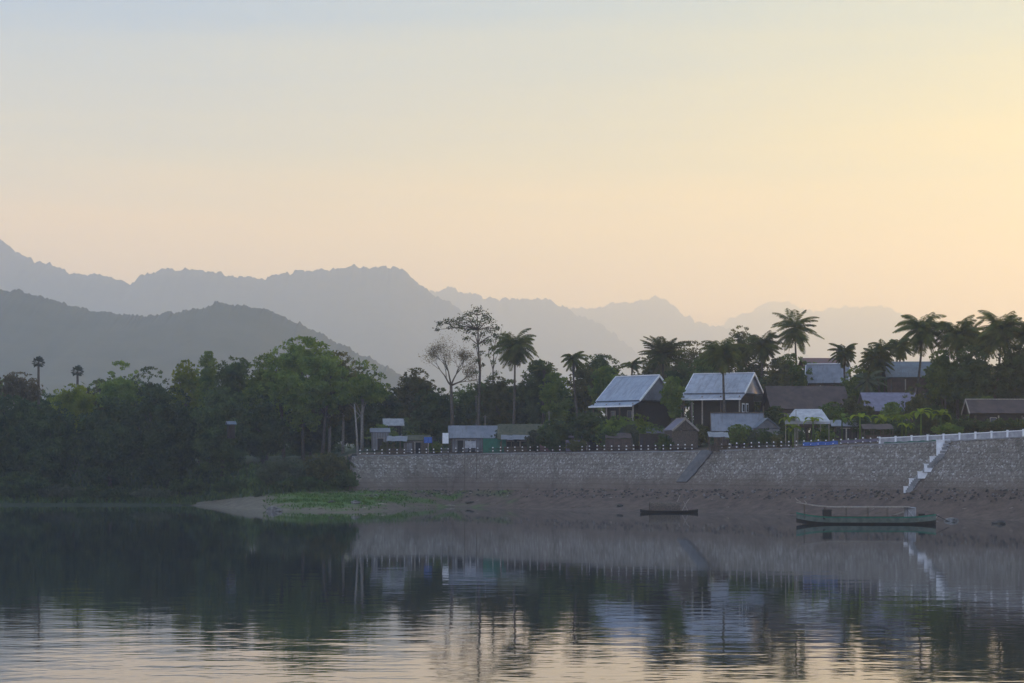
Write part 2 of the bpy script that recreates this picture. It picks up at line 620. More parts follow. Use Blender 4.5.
hill('hill', 2700, [(-330, 330), (-200, 300), (-100, 291), (0, 288), (20, 289), (45, 296), (70, 302), (100, 309), (135, 313), (150, 314), (170, 311),
                    (200, 305), (220, 302), (240, 302), (260, 306), (280, 313), (300, 321), (330, 337), (360, 350), (390, 365),
                    (410, 378), (430, 392), (460, 410), (520, 440), (600, 460)], 800, 1.7, 3, 1.0, 1.1)
hill('mountains', 7000, [(-400, 260), (-200, 225), (-100, 218), (-40, 222), (0, 238), (15, 250), (35, 261), (50, 262), (70, 271), (90, 274), (105, 275),
                         (118, 279), (130, 280), (145, 273), (165, 269), (180, 268), (200, 268), (222, 271), (238, 276), (270, 275),
                         (300, 271), (330, 268), (360, 266), (385, 265), (395, 266), (408, 272), (420, 283), (430, 290), (450, 303),
                         (480, 325), (520, 350), (600, 400), (680, 440)], 2200, 2.0, 11)
hill('mountains', 10200, [(300, 400), (380, 330), (410, 300), (430, 291), (445, 289), (460, 290), (470, 292), (490, 296), (520, 297), (545, 296), (555, 300),
                         (565, 307), (575, 312), (600, 325), (650, 360), (720, 410)], 2200, 2.4, 17)
hill('mountains', 13200, [(420, 400), (500, 335), (540, 322), (560, 312), (575, 307), (583, 306), (595, 310), (610, 303), (625, 301), (635, 302), (645, 299),
                         (660, 297), (668, 300), (680, 311), (700, 322), (715, 327), (740, 332), (800, 350), (900, 400)], 2200, 2.0, 23)
hill('mountains', 16200, [(620, 420), (700, 340), (730, 318), (745, 313), (760, 306), (775, 301), (787, 303), (798, 310), (815, 311), (830, 307), (850, 306),
                         (870, 305), (885, 307), (900, 313), (920, 322), (950, 330), (1000, 335), (1100, 330), (1250, 345), (1500, 380)], 2000, 2.0, 29)


# ---------------------------------------------------------------- trees
def tree(px, ytop, ybot, wpx, D, mat, label, name='tree', cat='tree', dens=1.0, shape='round', trunk='bark', lean=0.0,
         stems=1, group=None, leaf=0.42, clump=None, seed=None, depth=0.8):
    sd = seed if seed is not None else int(px * 13 + ytop * 7 + D) & 0xffff
    g = np.random.default_rng(sd)
    rr = random.Random(sd)
    s = D / F
    W = wpx * s / 2 * 1.0
    zt = CAMZ + (HZ - ytop) * s
    gz = ground(px, D)
    zb = max(CAMZ + (HZ - ybot) * s, gz + 0.1)
    H = zt - zb
    root = empty(name, ((px - 512) * s, D, gz - 0.15))
    tag(root, label, cat, group)
    cz = (zt + zb) / 2 - gz
    rc = clump or max(0.7, min(1.5, W * 0.30))
    a, b, c = max(W - rc * .75, .3), max(W * depth - rc * .6, .3), max(H / 2 - rc * .7, .3)
    area = 4 * (a + rc) * (c + rc)
    nc = int(max(7, area / (rc * rc) * 1.55 * (0.55 + 0.45 * dens)))
    cl = []
    for i in range(nc):
        d = g.normal(size=3)
        d /= np.linalg.norm(d)
        r = g.uniform(0.45, 1.08)
        if shape == 'flat':
            d[2] = abs(d[2]) * .9 - .35
        if shape == 'dome':
            d[2] = abs(d[2]) * 1.3 - .5
        x, y, z = d[0] * a * r, d[1] * b * r, cz + d[2] * c * r
        if shape == 'column':
            x *= 0.6 + .4 * g.random()
        cl.append((x + lean * (z - cz) * .1, y, z, rc * g.uniform(.55, 1.2)))
    # sprigs that break the outline
    for i in range(nc // 2):
        an = g.uniform(0, 2 * math.pi)
        el = g.uniform(-.2, 1.45)
        cl.append((math.cos(an) * math.cos(el) * (a + rc * .85), math.sin(an) * math.cos(el) * b, cz + math.sin(el) * (c + rc * .75), rc * g.uniform(.25, .5)))
    Cs = []
    for (x, y, z, r) in cl:
        n = int((150 if r > rc * .5 else 40) * (r / 1.1) ** 2 * dens * (0.42 / leaf) ** 1.2) + 6
        d = g.normal(size=(n, 3))
        d /= np.linalg.norm(d, axis=1)[:, None]
        q = d * (r * g.uniform(.25, 1, size=(n, 1)) ** .6)
        q[:, 2] *= .72
        Cs.append(q + np.array([x, y, z]))
    C = np.concatenate(Cs)
    C[:, 2] = np.maximum(C[:, 2], 0.1)
    quad_mesh('crown', leaf_quads(C, leaf, g), M[mat], root)
    t = MB()
    th = (H * 0.014 + 0.12) * (.8 if stems > 1 else 1)
    for k in range(stems):
        ox = (k - (stems - 1) / 2) * W * .45
        tx = ox * 1.5 + rr.uniform(-.3, .3)
        top = Vector((tx, 0, cz + c * .4))
        base = Vector((ox, rr.uniform(-.6, .6) * (stems > 1), 0))
        mid = base.lerp(top, .5) + Vector((rr.uniform(-.4, .4), 0, 0))
        t.tube([base, base.lerp(mid, .5), mid, mid.lerp(top, .5), top], [th * 1.25, th, th * .85, th * .6, th * .3], 7)
        sub = sorted(cl, key=lambda q: -q[3])[k::stems][:11]
        for (x, y, z, r) in sub:
            f = rr.uniform(.45, .85)
            st = base.lerp(top, f)
            e = Vector((x, y, z))
            if e.z < st.z - 1:
                st = base.lerp(top, max(.15, min(.8, (e.z - .8) / top.z)))
            m_ = st.lerp(e, .5) + Vector((0, 0, .25))
            t.tube([st, m_, e], [th * .4, th * .25, th * .1], 5)
    t.build('trunk', M[trunk], root, True)
    return root


def bush(px, ytop, wpx, D, mat, label, dens=1.2, **k):
    gz = ground(px, D)
    yb = HZ - (gz - CAMZ) * F / D
    return tree(px, ytop, yb, wpx, D, mat, label, name='bush', cat='bush', dens=dens, clump=k.pop('clump', .7), stems=1, leaf=k.pop('leaf', .36), **k)


def frond(g, base, az, el, L, droop, nl=30, wl=0.75, hang=.35):
    """leaflets of one pinnate palm leaf plus its rib as quads"""
    out = []
    d = np.array([math.cos(az), math.sin(az), 0.0])
    pts = []
    e = el
    p = np.array(base, float)
    ns = 9
    for i in range(ns + 1):
        pts.append(p.copy())
        p = p + (d * math.cos(e) + np.array([0, 0, math.sin(e)])) * L / ns
        e -= droop / ns
    side = np.array([-d[1], d[0], 0])
    pts = np.array(pts)
    for i in range(ns):
        a, b = pts[i], pts[i + 1]
        w_ = .055 * (1 - i / ns) + .015
        u = np.array([0, 0, 1.0]) * w_
        out.append([a - u, b - u, b + u, a + u])
        out.append([a - side * w_, b - side * w_, b + side * w_, a + side * w_])
    for k in range(nl):
        f = .12 + .88 * (k + .5) / nl
        i = min(int(f * ns), ns - 1)
        t = f * ns - i
        q = pts[i] * (1 - t) + pts[i + 1] * t
        fw = (pts[i + 1] - pts[i])
        fw /= np.linalg.norm(fw)
        ll = wl * (math.sin(math.pi * min(1, f * .88 + .12)) ** .6) * g.uniform(.85, 1.1)
        for sgn in (-1, 1):
            dd = side * sgn * .75 + fw * .55 + np.array([0, 0, -hang * g.uniform(.6, 1.4)])
            dd /= np.linalg.norm(dd)
            wv = fw * .085
            tip = q + dd * ll
            out.append([q - wv, q + dd * ll * .5 - wv * .9, tip, q + dd * ll * .5 + wv * .9])
    return out


def coconut(px, yc, rpx, D, label, name='coconut_palm', trunkbase=None, nf=50, mat='palm', bend=0.0, up=1.45, low=-1.1, droop=1.25, hang=.6, seed=None,
            trunk_r=.17, nl=34, shag=0):
    sd = seed if seed is not None else int(px * 31 + yc)
    g = np.random.default_rng(sd)
    s = D / F
    L = rpx * s * 1.36
    zc = CAMZ + (HZ - yc + rpx * .3) * s
    gz = ground(px, D)
    root = empty(name, ((px - 512) * s, D, gz - .1))
    tag(root, label, 'palm tree')
    h = zc - gz
    q = []
    for i in range(nf):
        f = (i + .5) / nf
        el = up + (low - up) * f ** .9 + g.uniform(-.12, .12)
        az = i * 2.399963 + g.uniform(-.5, .5)
        dr = droop * 1.12 * g.uniform(.75, 1.2) * (0.35 + .75 * min(1, max(0, (el + .6) / 1.5)))
        q += frond(g, (0, 0, h), az, el, L * g.uniform(.7, 1.1) * (.9 if el < -.3 else 1), dr, nl, L * .27, hang)
    for i in range(shag):
        q += frond(g, (0, 0, h - .2), g.uniform(0, 6.28), g.uniform(-1.25, -.9), L * g.uniform(.6, .9), .5, 20, L * .18, .5)
    quad_mesh('crown', np.array(q), M[mat], root)
    if rpx > 12:
        q2 = []
        for i in range(g.integers(3, 8)):
            q2 += frond(g, (0, 0, h - .3), g.uniform(0, 6.28), g.uniform(-1.2, -.6), L * g.uniform(.5, .85), .6, 14, L * .15, .6)
        quad_mesh('dead_fronds', np.array(q2), M['leaf_dry'], root)
    t = MB()
    n = 9
    pts = []
    for i in range(n):
        f = i / (n - 1)
        pts.append((bend * (1 - f) ** 2 * h * .1, 0, f * (h + .2)))
    bend = bend or g.uniform(-1.6, 1.6)
    pts = [(bend * (1 - i / (n - 1)) ** 2 * h * .1, 0, i / (n - 1) * (h + .2)) for i in range(n)]
    t.tube(pts, [trunk_r * (1.5 - .75 * i / (n - 1)) if i else trunk_r * 1.9 for i in range(n)], 8)
    # nuts and leaf bases in the crown
    for i in range(9):
        a = g.uniform(0, 6.28)
        c = Vector((math.cos(a) * .28, math.sin(a) * .28, h - .25 - g.uniform(0, .3)))
        t.tube([c + Vector((0, 0, -.15)), c, c + Vector((0, 0, .15))], [.05, .15, .05], 6)
    t.build('trunk', M['bark'], root, True)
    return root


def toddy(px, yc, rpx, D, label):
    g = np.random.default_rng(int(px))
    s = D / F
    r = rpx * s
    zc = CAMZ + (HZ - yc) * s
    gz = ground(px, D)
    root = empty('fan_palm', ((px - 512) * s, D, gz - .1))
    tag(root, label, 'palm tree')
    h = zc - gz
    q = []
    for i in range(26):
        z = 1 - 1.75 * (i + .5) / 26
        a = i * 2.39996
        rad = math.sqrt(max(0, 1 - z * z))
        d = np.array([math.cos(a) * rad, math.sin(a) * rad, z])
        c = np.array([0, 0, h]) + d * r * .52
        u = np.cross(d, [0.1, .2, .97])
        u /= np.linalg.norm(u)
        v = np.cross(d, u)
        # petiole
        q.append([np.array([0, 0, h]), np.array([0, 0, h]) + u * .05, c + u * .05, c])
        # fan of blades
        for k in range(12):
            b = -2.1 + 4.2 * k / 11
            e = d * math.cos(b) + u * math.sin(b) + v * g.uniform(-.12, .12)
            e2 = d * math.cos(b + .17) + u * math.sin(b + .17)
            e3 = d * math.cos(b - .17) + u * math.sin(b - .17)
            Lb = r * .36 * g.uniform(.85, 1.1)
            q.append([c, c + e3 * Lb * .75, c + e * Lb, c + e2 * Lb * .75])
    quad_mesh('crown', np.array(q), M['palm_blue'], root)
    t = MB()
    t.tube([(0, 0, 0), (.05, 0, h * .4), (0, 0, h * .8), (0, 0, h)], [.35, .27, .24, .2], 8)
    t.build('trunk', M['bark'], root, True)


def skeleton(mb, rr, p, d, L, r, depth, tips, spread=.55, lift=.1):
    """branching wood; tips are collected"""
    n = 3
    pts, rads = [p], [r]
    q = p.copy()
    for i in range(n):
        d = (d + Vector((rr.uniform(-1, 1), rr.uniform(-1, 1), rr.uniform(-.6, 1))) * .16).normalized()
        q = q + d * L / n
        pts.append(q.copy())
        rads.append(r * (1 - .42 * (i + 1) / n))
    mb.tube(pts, rads, 6 if depth > 2 else 4)
    if depth <= 2:
        tips.append(q.copy())
    if depth == 0:
        return
    for k in range(2 + (rr.random() < .6)):
        nd = (d + Vector((rr.uniform(-1, 1) * 1.25, rr.uniform(-1, 1), rr.uniform(-.5, .8))) * spread + Vector((0, 0, lift))).normalized()
        skeleton(mb, rr, pts[rr.choice((2, 3, 3))].copy(), nd, L * rr.uniform(.62, .85), r * .52, depth - 1, tips, spread, lift)


# --- left wood on the far bank ------------------------------------------------
T = tree
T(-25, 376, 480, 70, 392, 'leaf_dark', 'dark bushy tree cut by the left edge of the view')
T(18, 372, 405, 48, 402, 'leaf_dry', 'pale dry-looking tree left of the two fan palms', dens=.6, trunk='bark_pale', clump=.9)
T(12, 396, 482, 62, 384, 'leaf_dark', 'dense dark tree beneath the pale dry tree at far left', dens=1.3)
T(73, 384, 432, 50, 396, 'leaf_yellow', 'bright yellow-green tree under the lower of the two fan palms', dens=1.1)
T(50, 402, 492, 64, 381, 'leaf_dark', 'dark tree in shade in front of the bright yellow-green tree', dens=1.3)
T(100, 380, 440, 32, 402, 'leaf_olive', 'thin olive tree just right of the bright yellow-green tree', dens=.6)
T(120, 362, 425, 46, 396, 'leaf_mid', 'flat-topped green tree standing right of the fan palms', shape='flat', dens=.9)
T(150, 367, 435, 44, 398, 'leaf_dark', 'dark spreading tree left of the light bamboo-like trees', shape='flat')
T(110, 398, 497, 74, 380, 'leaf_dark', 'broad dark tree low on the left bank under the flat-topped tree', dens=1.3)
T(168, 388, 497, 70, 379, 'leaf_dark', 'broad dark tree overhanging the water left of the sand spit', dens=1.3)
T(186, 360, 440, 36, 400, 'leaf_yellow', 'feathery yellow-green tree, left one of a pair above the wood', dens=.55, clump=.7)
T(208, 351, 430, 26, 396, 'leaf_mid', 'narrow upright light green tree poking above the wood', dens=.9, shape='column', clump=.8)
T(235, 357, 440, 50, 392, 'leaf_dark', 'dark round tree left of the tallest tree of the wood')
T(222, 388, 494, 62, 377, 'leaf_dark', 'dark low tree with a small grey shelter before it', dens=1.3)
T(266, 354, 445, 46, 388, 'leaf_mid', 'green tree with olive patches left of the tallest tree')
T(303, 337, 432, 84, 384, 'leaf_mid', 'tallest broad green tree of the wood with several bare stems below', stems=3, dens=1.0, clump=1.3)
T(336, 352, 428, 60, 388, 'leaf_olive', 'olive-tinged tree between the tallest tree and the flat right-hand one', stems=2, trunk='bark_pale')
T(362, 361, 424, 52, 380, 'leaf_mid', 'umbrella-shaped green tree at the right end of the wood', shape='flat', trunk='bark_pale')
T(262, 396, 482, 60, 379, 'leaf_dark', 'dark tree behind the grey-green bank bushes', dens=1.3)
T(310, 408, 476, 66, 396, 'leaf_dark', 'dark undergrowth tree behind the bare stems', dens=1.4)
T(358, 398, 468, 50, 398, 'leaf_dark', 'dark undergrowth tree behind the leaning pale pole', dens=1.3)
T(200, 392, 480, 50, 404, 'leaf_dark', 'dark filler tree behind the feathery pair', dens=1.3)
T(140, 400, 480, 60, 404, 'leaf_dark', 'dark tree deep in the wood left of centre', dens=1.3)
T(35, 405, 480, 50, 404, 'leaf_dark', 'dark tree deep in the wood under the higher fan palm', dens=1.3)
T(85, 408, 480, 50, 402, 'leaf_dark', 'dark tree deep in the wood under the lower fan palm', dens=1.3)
toddy(38.5, 362, 8.2, 415, 'higher left one of two round-headed fan palms on slender trunks')
toddy(77.5, 371, 8.2, 412, 'lower right one of two round-headed fan palms on slender trunks')

bush(20, 472, 60, 377, 'leaf_dark', 'low dark bush at the water under the far left trees')
bush(62, 484, 46, 375, 'leaf_grey', 'greyish bush trailing to the water at far left')
bush(105, 486, 60, 374.5, 'leaf_dark', 'low dark bush at the water below the broad dark tree')
bush(150, 488, 44, 374, 'leaf_grey', 'low grey-green bush at the water just left of the sand spit')
bush(190, 478, 46, 377, 'leaf_dark', 'dark bush where the sand spit meets the wood')
bush(232, 480, 42, 362, 'leaf_dark', 'dark bush on the bank above the tip of the sand spit')
bush(283, 457, 54, 356, 'leaf_grey', 'large grey-green bush left of the pair on the bank')
bush(325, 453, 58, 359, 'leaf_olive', 'wide olive bush on the bank below the bare stems')
bush(300, 476, 52, 352, 'leaf_dark', 'dark low bush in front of the two large bank bushes')
bush(345, 470, 30, 356, 'leaf_dark', 'dark bush against the left end of the stone wall')
bush(383, 424, 34, 384, 'leaf_mid', 'round green bush in front of the small grey hut', dens=1.3)
bush(410, 440, 60, 382, 'leaf_dark', 'dark hedge bush behind the fence at its left end', dens=1.3)

# the pale leaning pole-like trunk at the wall's end
t = MB()
tr_ = empty('bare_tree', P(358, 470, 364))
b0, b1 = P(358, 470, 364), P(354.5, 404, 364)
t.tube([b0, b0.lerp(b1, .5) + Vector((.12, 0, 0)), b1], [.22, .17, .1], 8)
t.bar(b0.lerp(b1, .75), b0.lerp(b1, .8) + Vector((.9, 0, .4)), .05)
o = t.build('trunk', M['bark_pale'], tr_, True)
o.location = -tr_.location
tag(tr_, 'pale bare leaning trunk standing at the left end of the stone wall', 'tree')

# --- trees behind the village --------------------------------------------------
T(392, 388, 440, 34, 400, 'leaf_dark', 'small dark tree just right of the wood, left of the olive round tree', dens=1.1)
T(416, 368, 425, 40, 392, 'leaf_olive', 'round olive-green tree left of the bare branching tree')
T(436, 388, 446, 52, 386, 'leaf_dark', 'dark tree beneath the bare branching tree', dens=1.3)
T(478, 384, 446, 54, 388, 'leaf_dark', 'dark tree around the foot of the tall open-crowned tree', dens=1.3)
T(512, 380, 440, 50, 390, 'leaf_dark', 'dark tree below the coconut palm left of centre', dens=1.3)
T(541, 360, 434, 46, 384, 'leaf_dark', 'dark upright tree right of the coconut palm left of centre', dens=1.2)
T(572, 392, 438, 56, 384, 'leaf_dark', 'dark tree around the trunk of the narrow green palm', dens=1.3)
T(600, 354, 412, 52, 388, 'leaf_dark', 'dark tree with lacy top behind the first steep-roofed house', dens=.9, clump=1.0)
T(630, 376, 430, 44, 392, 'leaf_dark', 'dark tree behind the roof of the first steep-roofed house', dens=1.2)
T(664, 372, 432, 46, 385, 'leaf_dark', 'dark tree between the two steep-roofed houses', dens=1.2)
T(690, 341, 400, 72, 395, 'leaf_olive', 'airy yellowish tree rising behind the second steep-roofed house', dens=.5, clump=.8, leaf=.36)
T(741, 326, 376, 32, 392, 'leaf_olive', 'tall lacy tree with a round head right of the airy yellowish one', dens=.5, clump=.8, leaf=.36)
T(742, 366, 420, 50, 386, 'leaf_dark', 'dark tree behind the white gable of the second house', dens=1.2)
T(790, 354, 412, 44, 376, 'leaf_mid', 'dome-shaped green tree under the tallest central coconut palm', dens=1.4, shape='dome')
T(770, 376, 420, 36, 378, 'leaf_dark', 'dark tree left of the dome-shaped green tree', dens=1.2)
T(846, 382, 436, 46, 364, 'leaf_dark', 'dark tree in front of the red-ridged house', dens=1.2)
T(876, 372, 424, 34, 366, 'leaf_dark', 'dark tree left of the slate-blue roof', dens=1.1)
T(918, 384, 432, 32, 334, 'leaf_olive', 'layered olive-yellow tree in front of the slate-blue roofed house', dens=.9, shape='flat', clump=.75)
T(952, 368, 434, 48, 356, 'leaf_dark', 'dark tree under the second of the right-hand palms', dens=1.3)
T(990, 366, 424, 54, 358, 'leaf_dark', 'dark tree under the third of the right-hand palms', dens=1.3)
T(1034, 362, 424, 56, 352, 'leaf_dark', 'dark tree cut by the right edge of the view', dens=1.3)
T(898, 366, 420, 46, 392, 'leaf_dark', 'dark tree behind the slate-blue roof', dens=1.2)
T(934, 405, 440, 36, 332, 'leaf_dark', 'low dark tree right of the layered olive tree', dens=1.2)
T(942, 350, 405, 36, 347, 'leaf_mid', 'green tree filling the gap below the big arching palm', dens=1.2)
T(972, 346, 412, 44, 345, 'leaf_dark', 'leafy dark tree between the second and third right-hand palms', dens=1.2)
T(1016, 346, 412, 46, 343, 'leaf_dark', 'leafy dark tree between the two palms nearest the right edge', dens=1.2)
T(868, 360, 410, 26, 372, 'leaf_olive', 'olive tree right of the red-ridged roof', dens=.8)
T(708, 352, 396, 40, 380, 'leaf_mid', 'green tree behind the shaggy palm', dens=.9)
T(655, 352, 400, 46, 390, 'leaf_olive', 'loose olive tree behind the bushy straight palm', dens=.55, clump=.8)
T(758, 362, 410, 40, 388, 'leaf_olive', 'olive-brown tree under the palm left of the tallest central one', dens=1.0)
bush(965, 418, 44, 318, 'leaf_dark', 'dark bush left of the low reddish roof at right')
bush(1000, 418, 60, 316, 'leaf_dark', 'dark wide bush under the low reddish roof at right')
bush(985, 396, 34, 340, 'leaf_mid', 'mid-green bush rising behind the low reddish roof')
bush(862, 412, 44, 330, 'leaf_dark', 'dark bush behind the yellow-green shoots right of the white canopy')
bush(898, 420, 50, 326, 'leaf_dark', 'dark bush behind the fence below the layered olive tree')
bush(836, 424, 34, 330, 'leaf_dark', 'dark bush right of the white canopy')
bush(586, 412, 60, 352, 'leaf_dark', 'wide dark bush in front of the first steep-roofed house', dens=1.2)
bush(556, 420, 40, 352, 'leaf_dark', 'dark bush above the pink-walled hut')
bush(638, 414, 30, 350, 'leaf_yellow', 'yellow-green shrub right of the first house, above the fence', dens=.8)
bush(652, 424, 40, 346, 'leaf_mid', 'green shrub left of the brown gabled hut', dens=1.1)
bush(612, 430, 30, 343, 'leaf_dark', 'small dark shrub right of the violet-roofed stall')
bush(790, 427, 26, 326, 'leaf_dark', 'dark bush in the shade under the white canopy')
bush(732, 419, 34, 336.5, 'leaf_mid', 'green creeper mound growing over the long grey shed roof', clump=.45, leaf=.3) if False else None

# tall open-crowned tree
def clump_tree(name, label, px, D, trunk_pts, clumps, mat, leafn, leaf=.34, rb=.32, bark='bark'):
    g = np.random.default_rng(int(px))
    s = D / F
    gz = ground(px, D)
    root = empty(name, ((px - 512) * s, D, gz - .1))
    tag(root, label, 'tree')
    loc = lambda x, y, dy=0: Vector(((x - px) * s, dy, CAMZ + (HZ - y) * s - gz + .1))
    tp = [Vector((0, 0, 0))] + [loc(x, y) for x, y in trunk_pts]
    t = MB()
    n = len(tp)
    t.tube(tp, [rb * (1 - .8 * i / (n - 1)) for i in range(n)], 7)
    Cs = []
    for (x, y, r) in clumps:
        dy = g.uniform(-2.0, 2.0)
        e = loc(x, y, dy)
        R_ = r * s
        # the nearest trunk point that lies below
        cand = [q for q in tp[1:] if q.z < e.z + .3] or [tp[1]]
        st = min(cand, key=lambda q: (q - e).length)
        m_ = st.lerp(e, .55) + Vector((0, 0, .35))
        t.tube([st, m_, e], [rb * .35, rb * .22, rb * .08], 5)
        for k in range(4):
            ee = e + Vector(g.normal(size=3)) * R_ * .5
            t.bar(e, ee, .035)
        k = int(leafn * (r / 6) ** 2) + 5
        d = g.normal(size=(k, 3)) * R_ * np.array([.5, .5, .4])
        Cs.append(d + np.array(e))
    quad_mesh('crown', leaf_quads(np.concatenate(Cs), leaf, g), M[mat], root)
    t.build('trunk', M[bark], root, True)


clump_tree('tall_tree', 'tall open-crowned dark tree with one long limb reaching left, highest of all', 478, 378,
           [(478, 440), (479, 400), (480, 370), (478, 345), (478, 330), (477, 315)],
           [(477, 311, 6), (468, 314, 5), (486, 316, 5.5), (491, 321, 4.5), (472, 321, 6), (481, 323, 6), (462, 319, 5), (455, 321, 5), (447, 321, 4.5),
            (440, 324, 4.5), (437, 330, 3.5), (452, 327, 4), (461, 328, 5), (468, 331, 5), (497, 328, 4.5), (490, 330, 5), (482, 333, 5), (474, 334, 4),
            (466, 339, 4), (495, 335, 3.5), (483, 342, 4), (476, 347, 3.5), (481, 353, 3.5), (477, 361, 3.5), (483, 365, 3), (476, 372, 3)], 'leaf_dark', 105)
clump_tree('slender_tree', 'slender dark tree between the tall open-crowned tree and the coconut palm', 493, 382,
           [(493, 440), (493, 395), (493, 370), (494, 350), (496, 338)],
           [(497, 337, 5), (505, 336, 5), (489, 341, 5), (500, 343, 5), (510, 340, 4), (492, 349, 4), (499, 352, 4), (488, 355, 3.5), (493, 362, 3.5), (496, 374, 4), (490, 378, 4)],
           'leaf_dark', 120, rb=.2)
# bare, branching tree
rr = random.Random(5)
D = 380
gz = ground(451, D)
root = empty('bare_tree', ((451 - 512) * D / F, D, gz - .1))
tag(root, 'nearly leafless pale tree with twiggy spreading branches left of the tall tree', 'tree')
t = MB()
tips = []
hh = (HZ - 385) * D / F + CAMZ - gz
t.tube([(0, 0, 0), (.2, 0, hh * .5), (0, 0, hh)], [.34, .3, .25], 7)
for d, L in ((Vector((-.75, .1, .75)), 2.2), (Vector((-.25, -.3, 1)), 2.5), (Vector((.35, .3, .9)), 2.1), (Vector((.8, -.1, .45)), 1.9)):
    skeleton(t, rr, Vector((0, 0, hh)), d.normalized(), L, .17, 5, tips, .6, .05)
t.build('trunk', M['bark'], root, True)
g = np.random.default_rng(9)
C = np.concatenate([np.array(p)[None] + g.normal(size=(5, 3)) * .35 for p in tips])
quad_mesh('crown', leaf_quads(C, .2, g), M['leaf_dry'], root)

bush(508, 427, 34, 366, 'leaf_grey', 'grey-green creeper bush in front of the mossy thatch shed', dens=1.0)
bush(460, 436, 22, 373, 'leaf_olive', 'olive bush in front of the left end of the blue-grey ridged shed')
bush(418, 428, 30, 388, 'leaf_mid', 'green bush behind the blue cloth left of the white board')
bush(672, 404, 40, 362, 'leaf_dark', 'dark bush filling the gap between the two stilt houses')
bush(645, 400, 26, 366, 'leaf_olive', 'olive bush under the right eave of the first stilt house')
bush(618, 416, 44, 348, 'leaf_mid', 'green bush under the front of the first stilt house')
bush(700, 424, 26, 345, 'leaf_olive', 'olive bush behind the chute, left of the long grey shed')
bush(740, 424, 30, 331, 'leaf_mid', 'green creeper clump leaning on the long grey shed', clump=.5)
bush(776, 406, 28, 344, 'leaf_dark', 'dark bush between the second stilt house and the brown roof')
bush(832, 402, 34, 345, 'leaf_mid', 'green bush before the right end of the brown roof')
bush(852, 396, 30, 346, 'leaf_olive', 'olive bush between the brown and the violet roof')
bush(926, 414, 26, 328, 'leaf_olive', 'olive bush right of the layered tree, behind the white parapet')
bush(948, 424, 30, 316, 'leaf_mid', 'green bush behind the parapet above the stairs')
bush(876, 428, 30, 316, 'leaf_grey', 'grey-green bush behind the start of the white parapet')
bush(766, 428, 22, 326, 'leaf_dark', 'small dark bush left of the white awning')
T(606, 366, 412, 34, 372, 'leaf_mid', 'green tree right behind the left gable of the first stilt house')
T(683, 362, 410, 26, 370, 'leaf_dark', 'slim dark tree left of the second stilt house ridge')
T(778, 358, 410, 28, 372, 'leaf_olive', 'olive tree left of the dome-shaped green tree', dens=.9)
T(858, 366, 420, 34, 356, 'leaf_mid', 'mid-green tree between the small dense palm and the low dark palm', dens=1.0)
T(938, 362, 405, 26, 354, 'leaf_dark', 'dark tree covering the right end of the slate-blue roof', dens=1.1)

for k_, (px, yt, w_, D_, mt, lb) in enumerate([
    (388, 441, 16, 372, 'leaf_olive', 'small olive shrub at the fence before the grey lean-to at the far left'),
    (436, 441, 16, 373, 'leaf_mid', 'small green shrub between the blue cloth and the white board'),
    (536, 430, 26, 357, 'leaf_grey', 'grey-green shrub at the right end of the mossy thatch shed'),
    (548, 424, 24, 360, 'leaf_mid', 'green shrub rising behind the pink stall'),
    (576, 438, 20, 347, 'leaf_olive', 'olive shrub at the left corner of the violet-roofed stall'),
    (604, 424, 26, 350, 'leaf_mid', 'green shrub over the right end of the violet-roofed stall'),
    (630, 424, 22, 344, 'leaf_grey', 'grey-green shrub left of the yellow-green shrub'),
    (664, 434, 18, 336, 'leaf_dark', 'small dark shrub at the left wall of the small gabled hut'),
    (756, 430, 22, 327, 'leaf_grey', 'grey-green shrub at the right end of the long grey shed'),
    (778, 434, 18, 324, 'leaf_olive', 'small olive shrub at the left post of the white awning'),
    (826, 428, 22, 322, 'leaf_mid', 'green shrub at the right post of the white awning'),
    (892, 402, 26, 330, 'leaf_mid', 'green shrub hiding the middle of the violet roof edge'),
    (864, 400, 22, 333, 'leaf_olive', 'olive shrub hiding the left end of the violet roof')]):
    bush(px, yt, w_, D_, mt, lb, clump=.55, dens=1.1)
T(673, 376, 420, 24, 347, 'leaf_mid', 'small green tree hiding the right gable corner of the first stilt house', dens=1.1, clump=.7)
T(585, 364, 410, 34, 380, 'leaf_olive', 'olive tree between the narrow green palm and the first stilt house', dens=.9)
T(555, 372, 430, 34, 378, 'leaf_mid', 'green tree left of the narrow green palm', dens=1.0)
T(497, 376, 436, 34, 380, 'leaf_olive', 'olive tree low between the slender tree and its coconut palm', dens=.9)
T(718, 350, 392, 36, 392, 'leaf_olive', 'olive tree top behind the ridge of the second stilt house', dens=.8, clump=.9)
T(812, 362, 400, 24, 384, 'leaf_mid', 'green tree between the dome-shaped tree and the red ridge', dens=1.0)
T(886, 358, 400, 26, 376, 'leaf_olive', 'olive tree behind the left end of the slate-blue roof', dens=.9)
coconut(742, 356, 13, 388, 'small coconut palm just right of the shaggy palm, behind the white gable', droop=1.2)
coconut(900, 350, 13, 386, 'small coconut palm behind the ridge of the slate-blue roof', droop=1.2)
coconut(985, 346, 16, 356, 'mid-sized palm between the second and third large right-hand palms', droop=1.3)
# far wood closing the view behind the village and behind the left trees: one mass
g = np.random.default_rng(41)
cs = []
for i in range(2600):
    px = g.uniform(-260, 1300)
    D = g.uniform(425, 470)
    top = (8.5 + 2.5 * fbm(px / 40.0, 77, 3) * 2) if px > 380 else 13 + 4 * fbm(px / 40.0, 78, 3)
    z = g.uniform(-2, top)
    n_ = 34
    d = g.normal(size=(n_, 3)) * .85
    cs.append(d + np.array([(px - 512) * D / F, D, ground(px, D) + max(.2, z)]))
tag(quad_mesh('woodland', leaf_quads(np.concatenate(cs), 1.0, g), M['leaf_dark']), 'dense dark wood closing the view behind the village trees', 'woodland', kind='stuff')

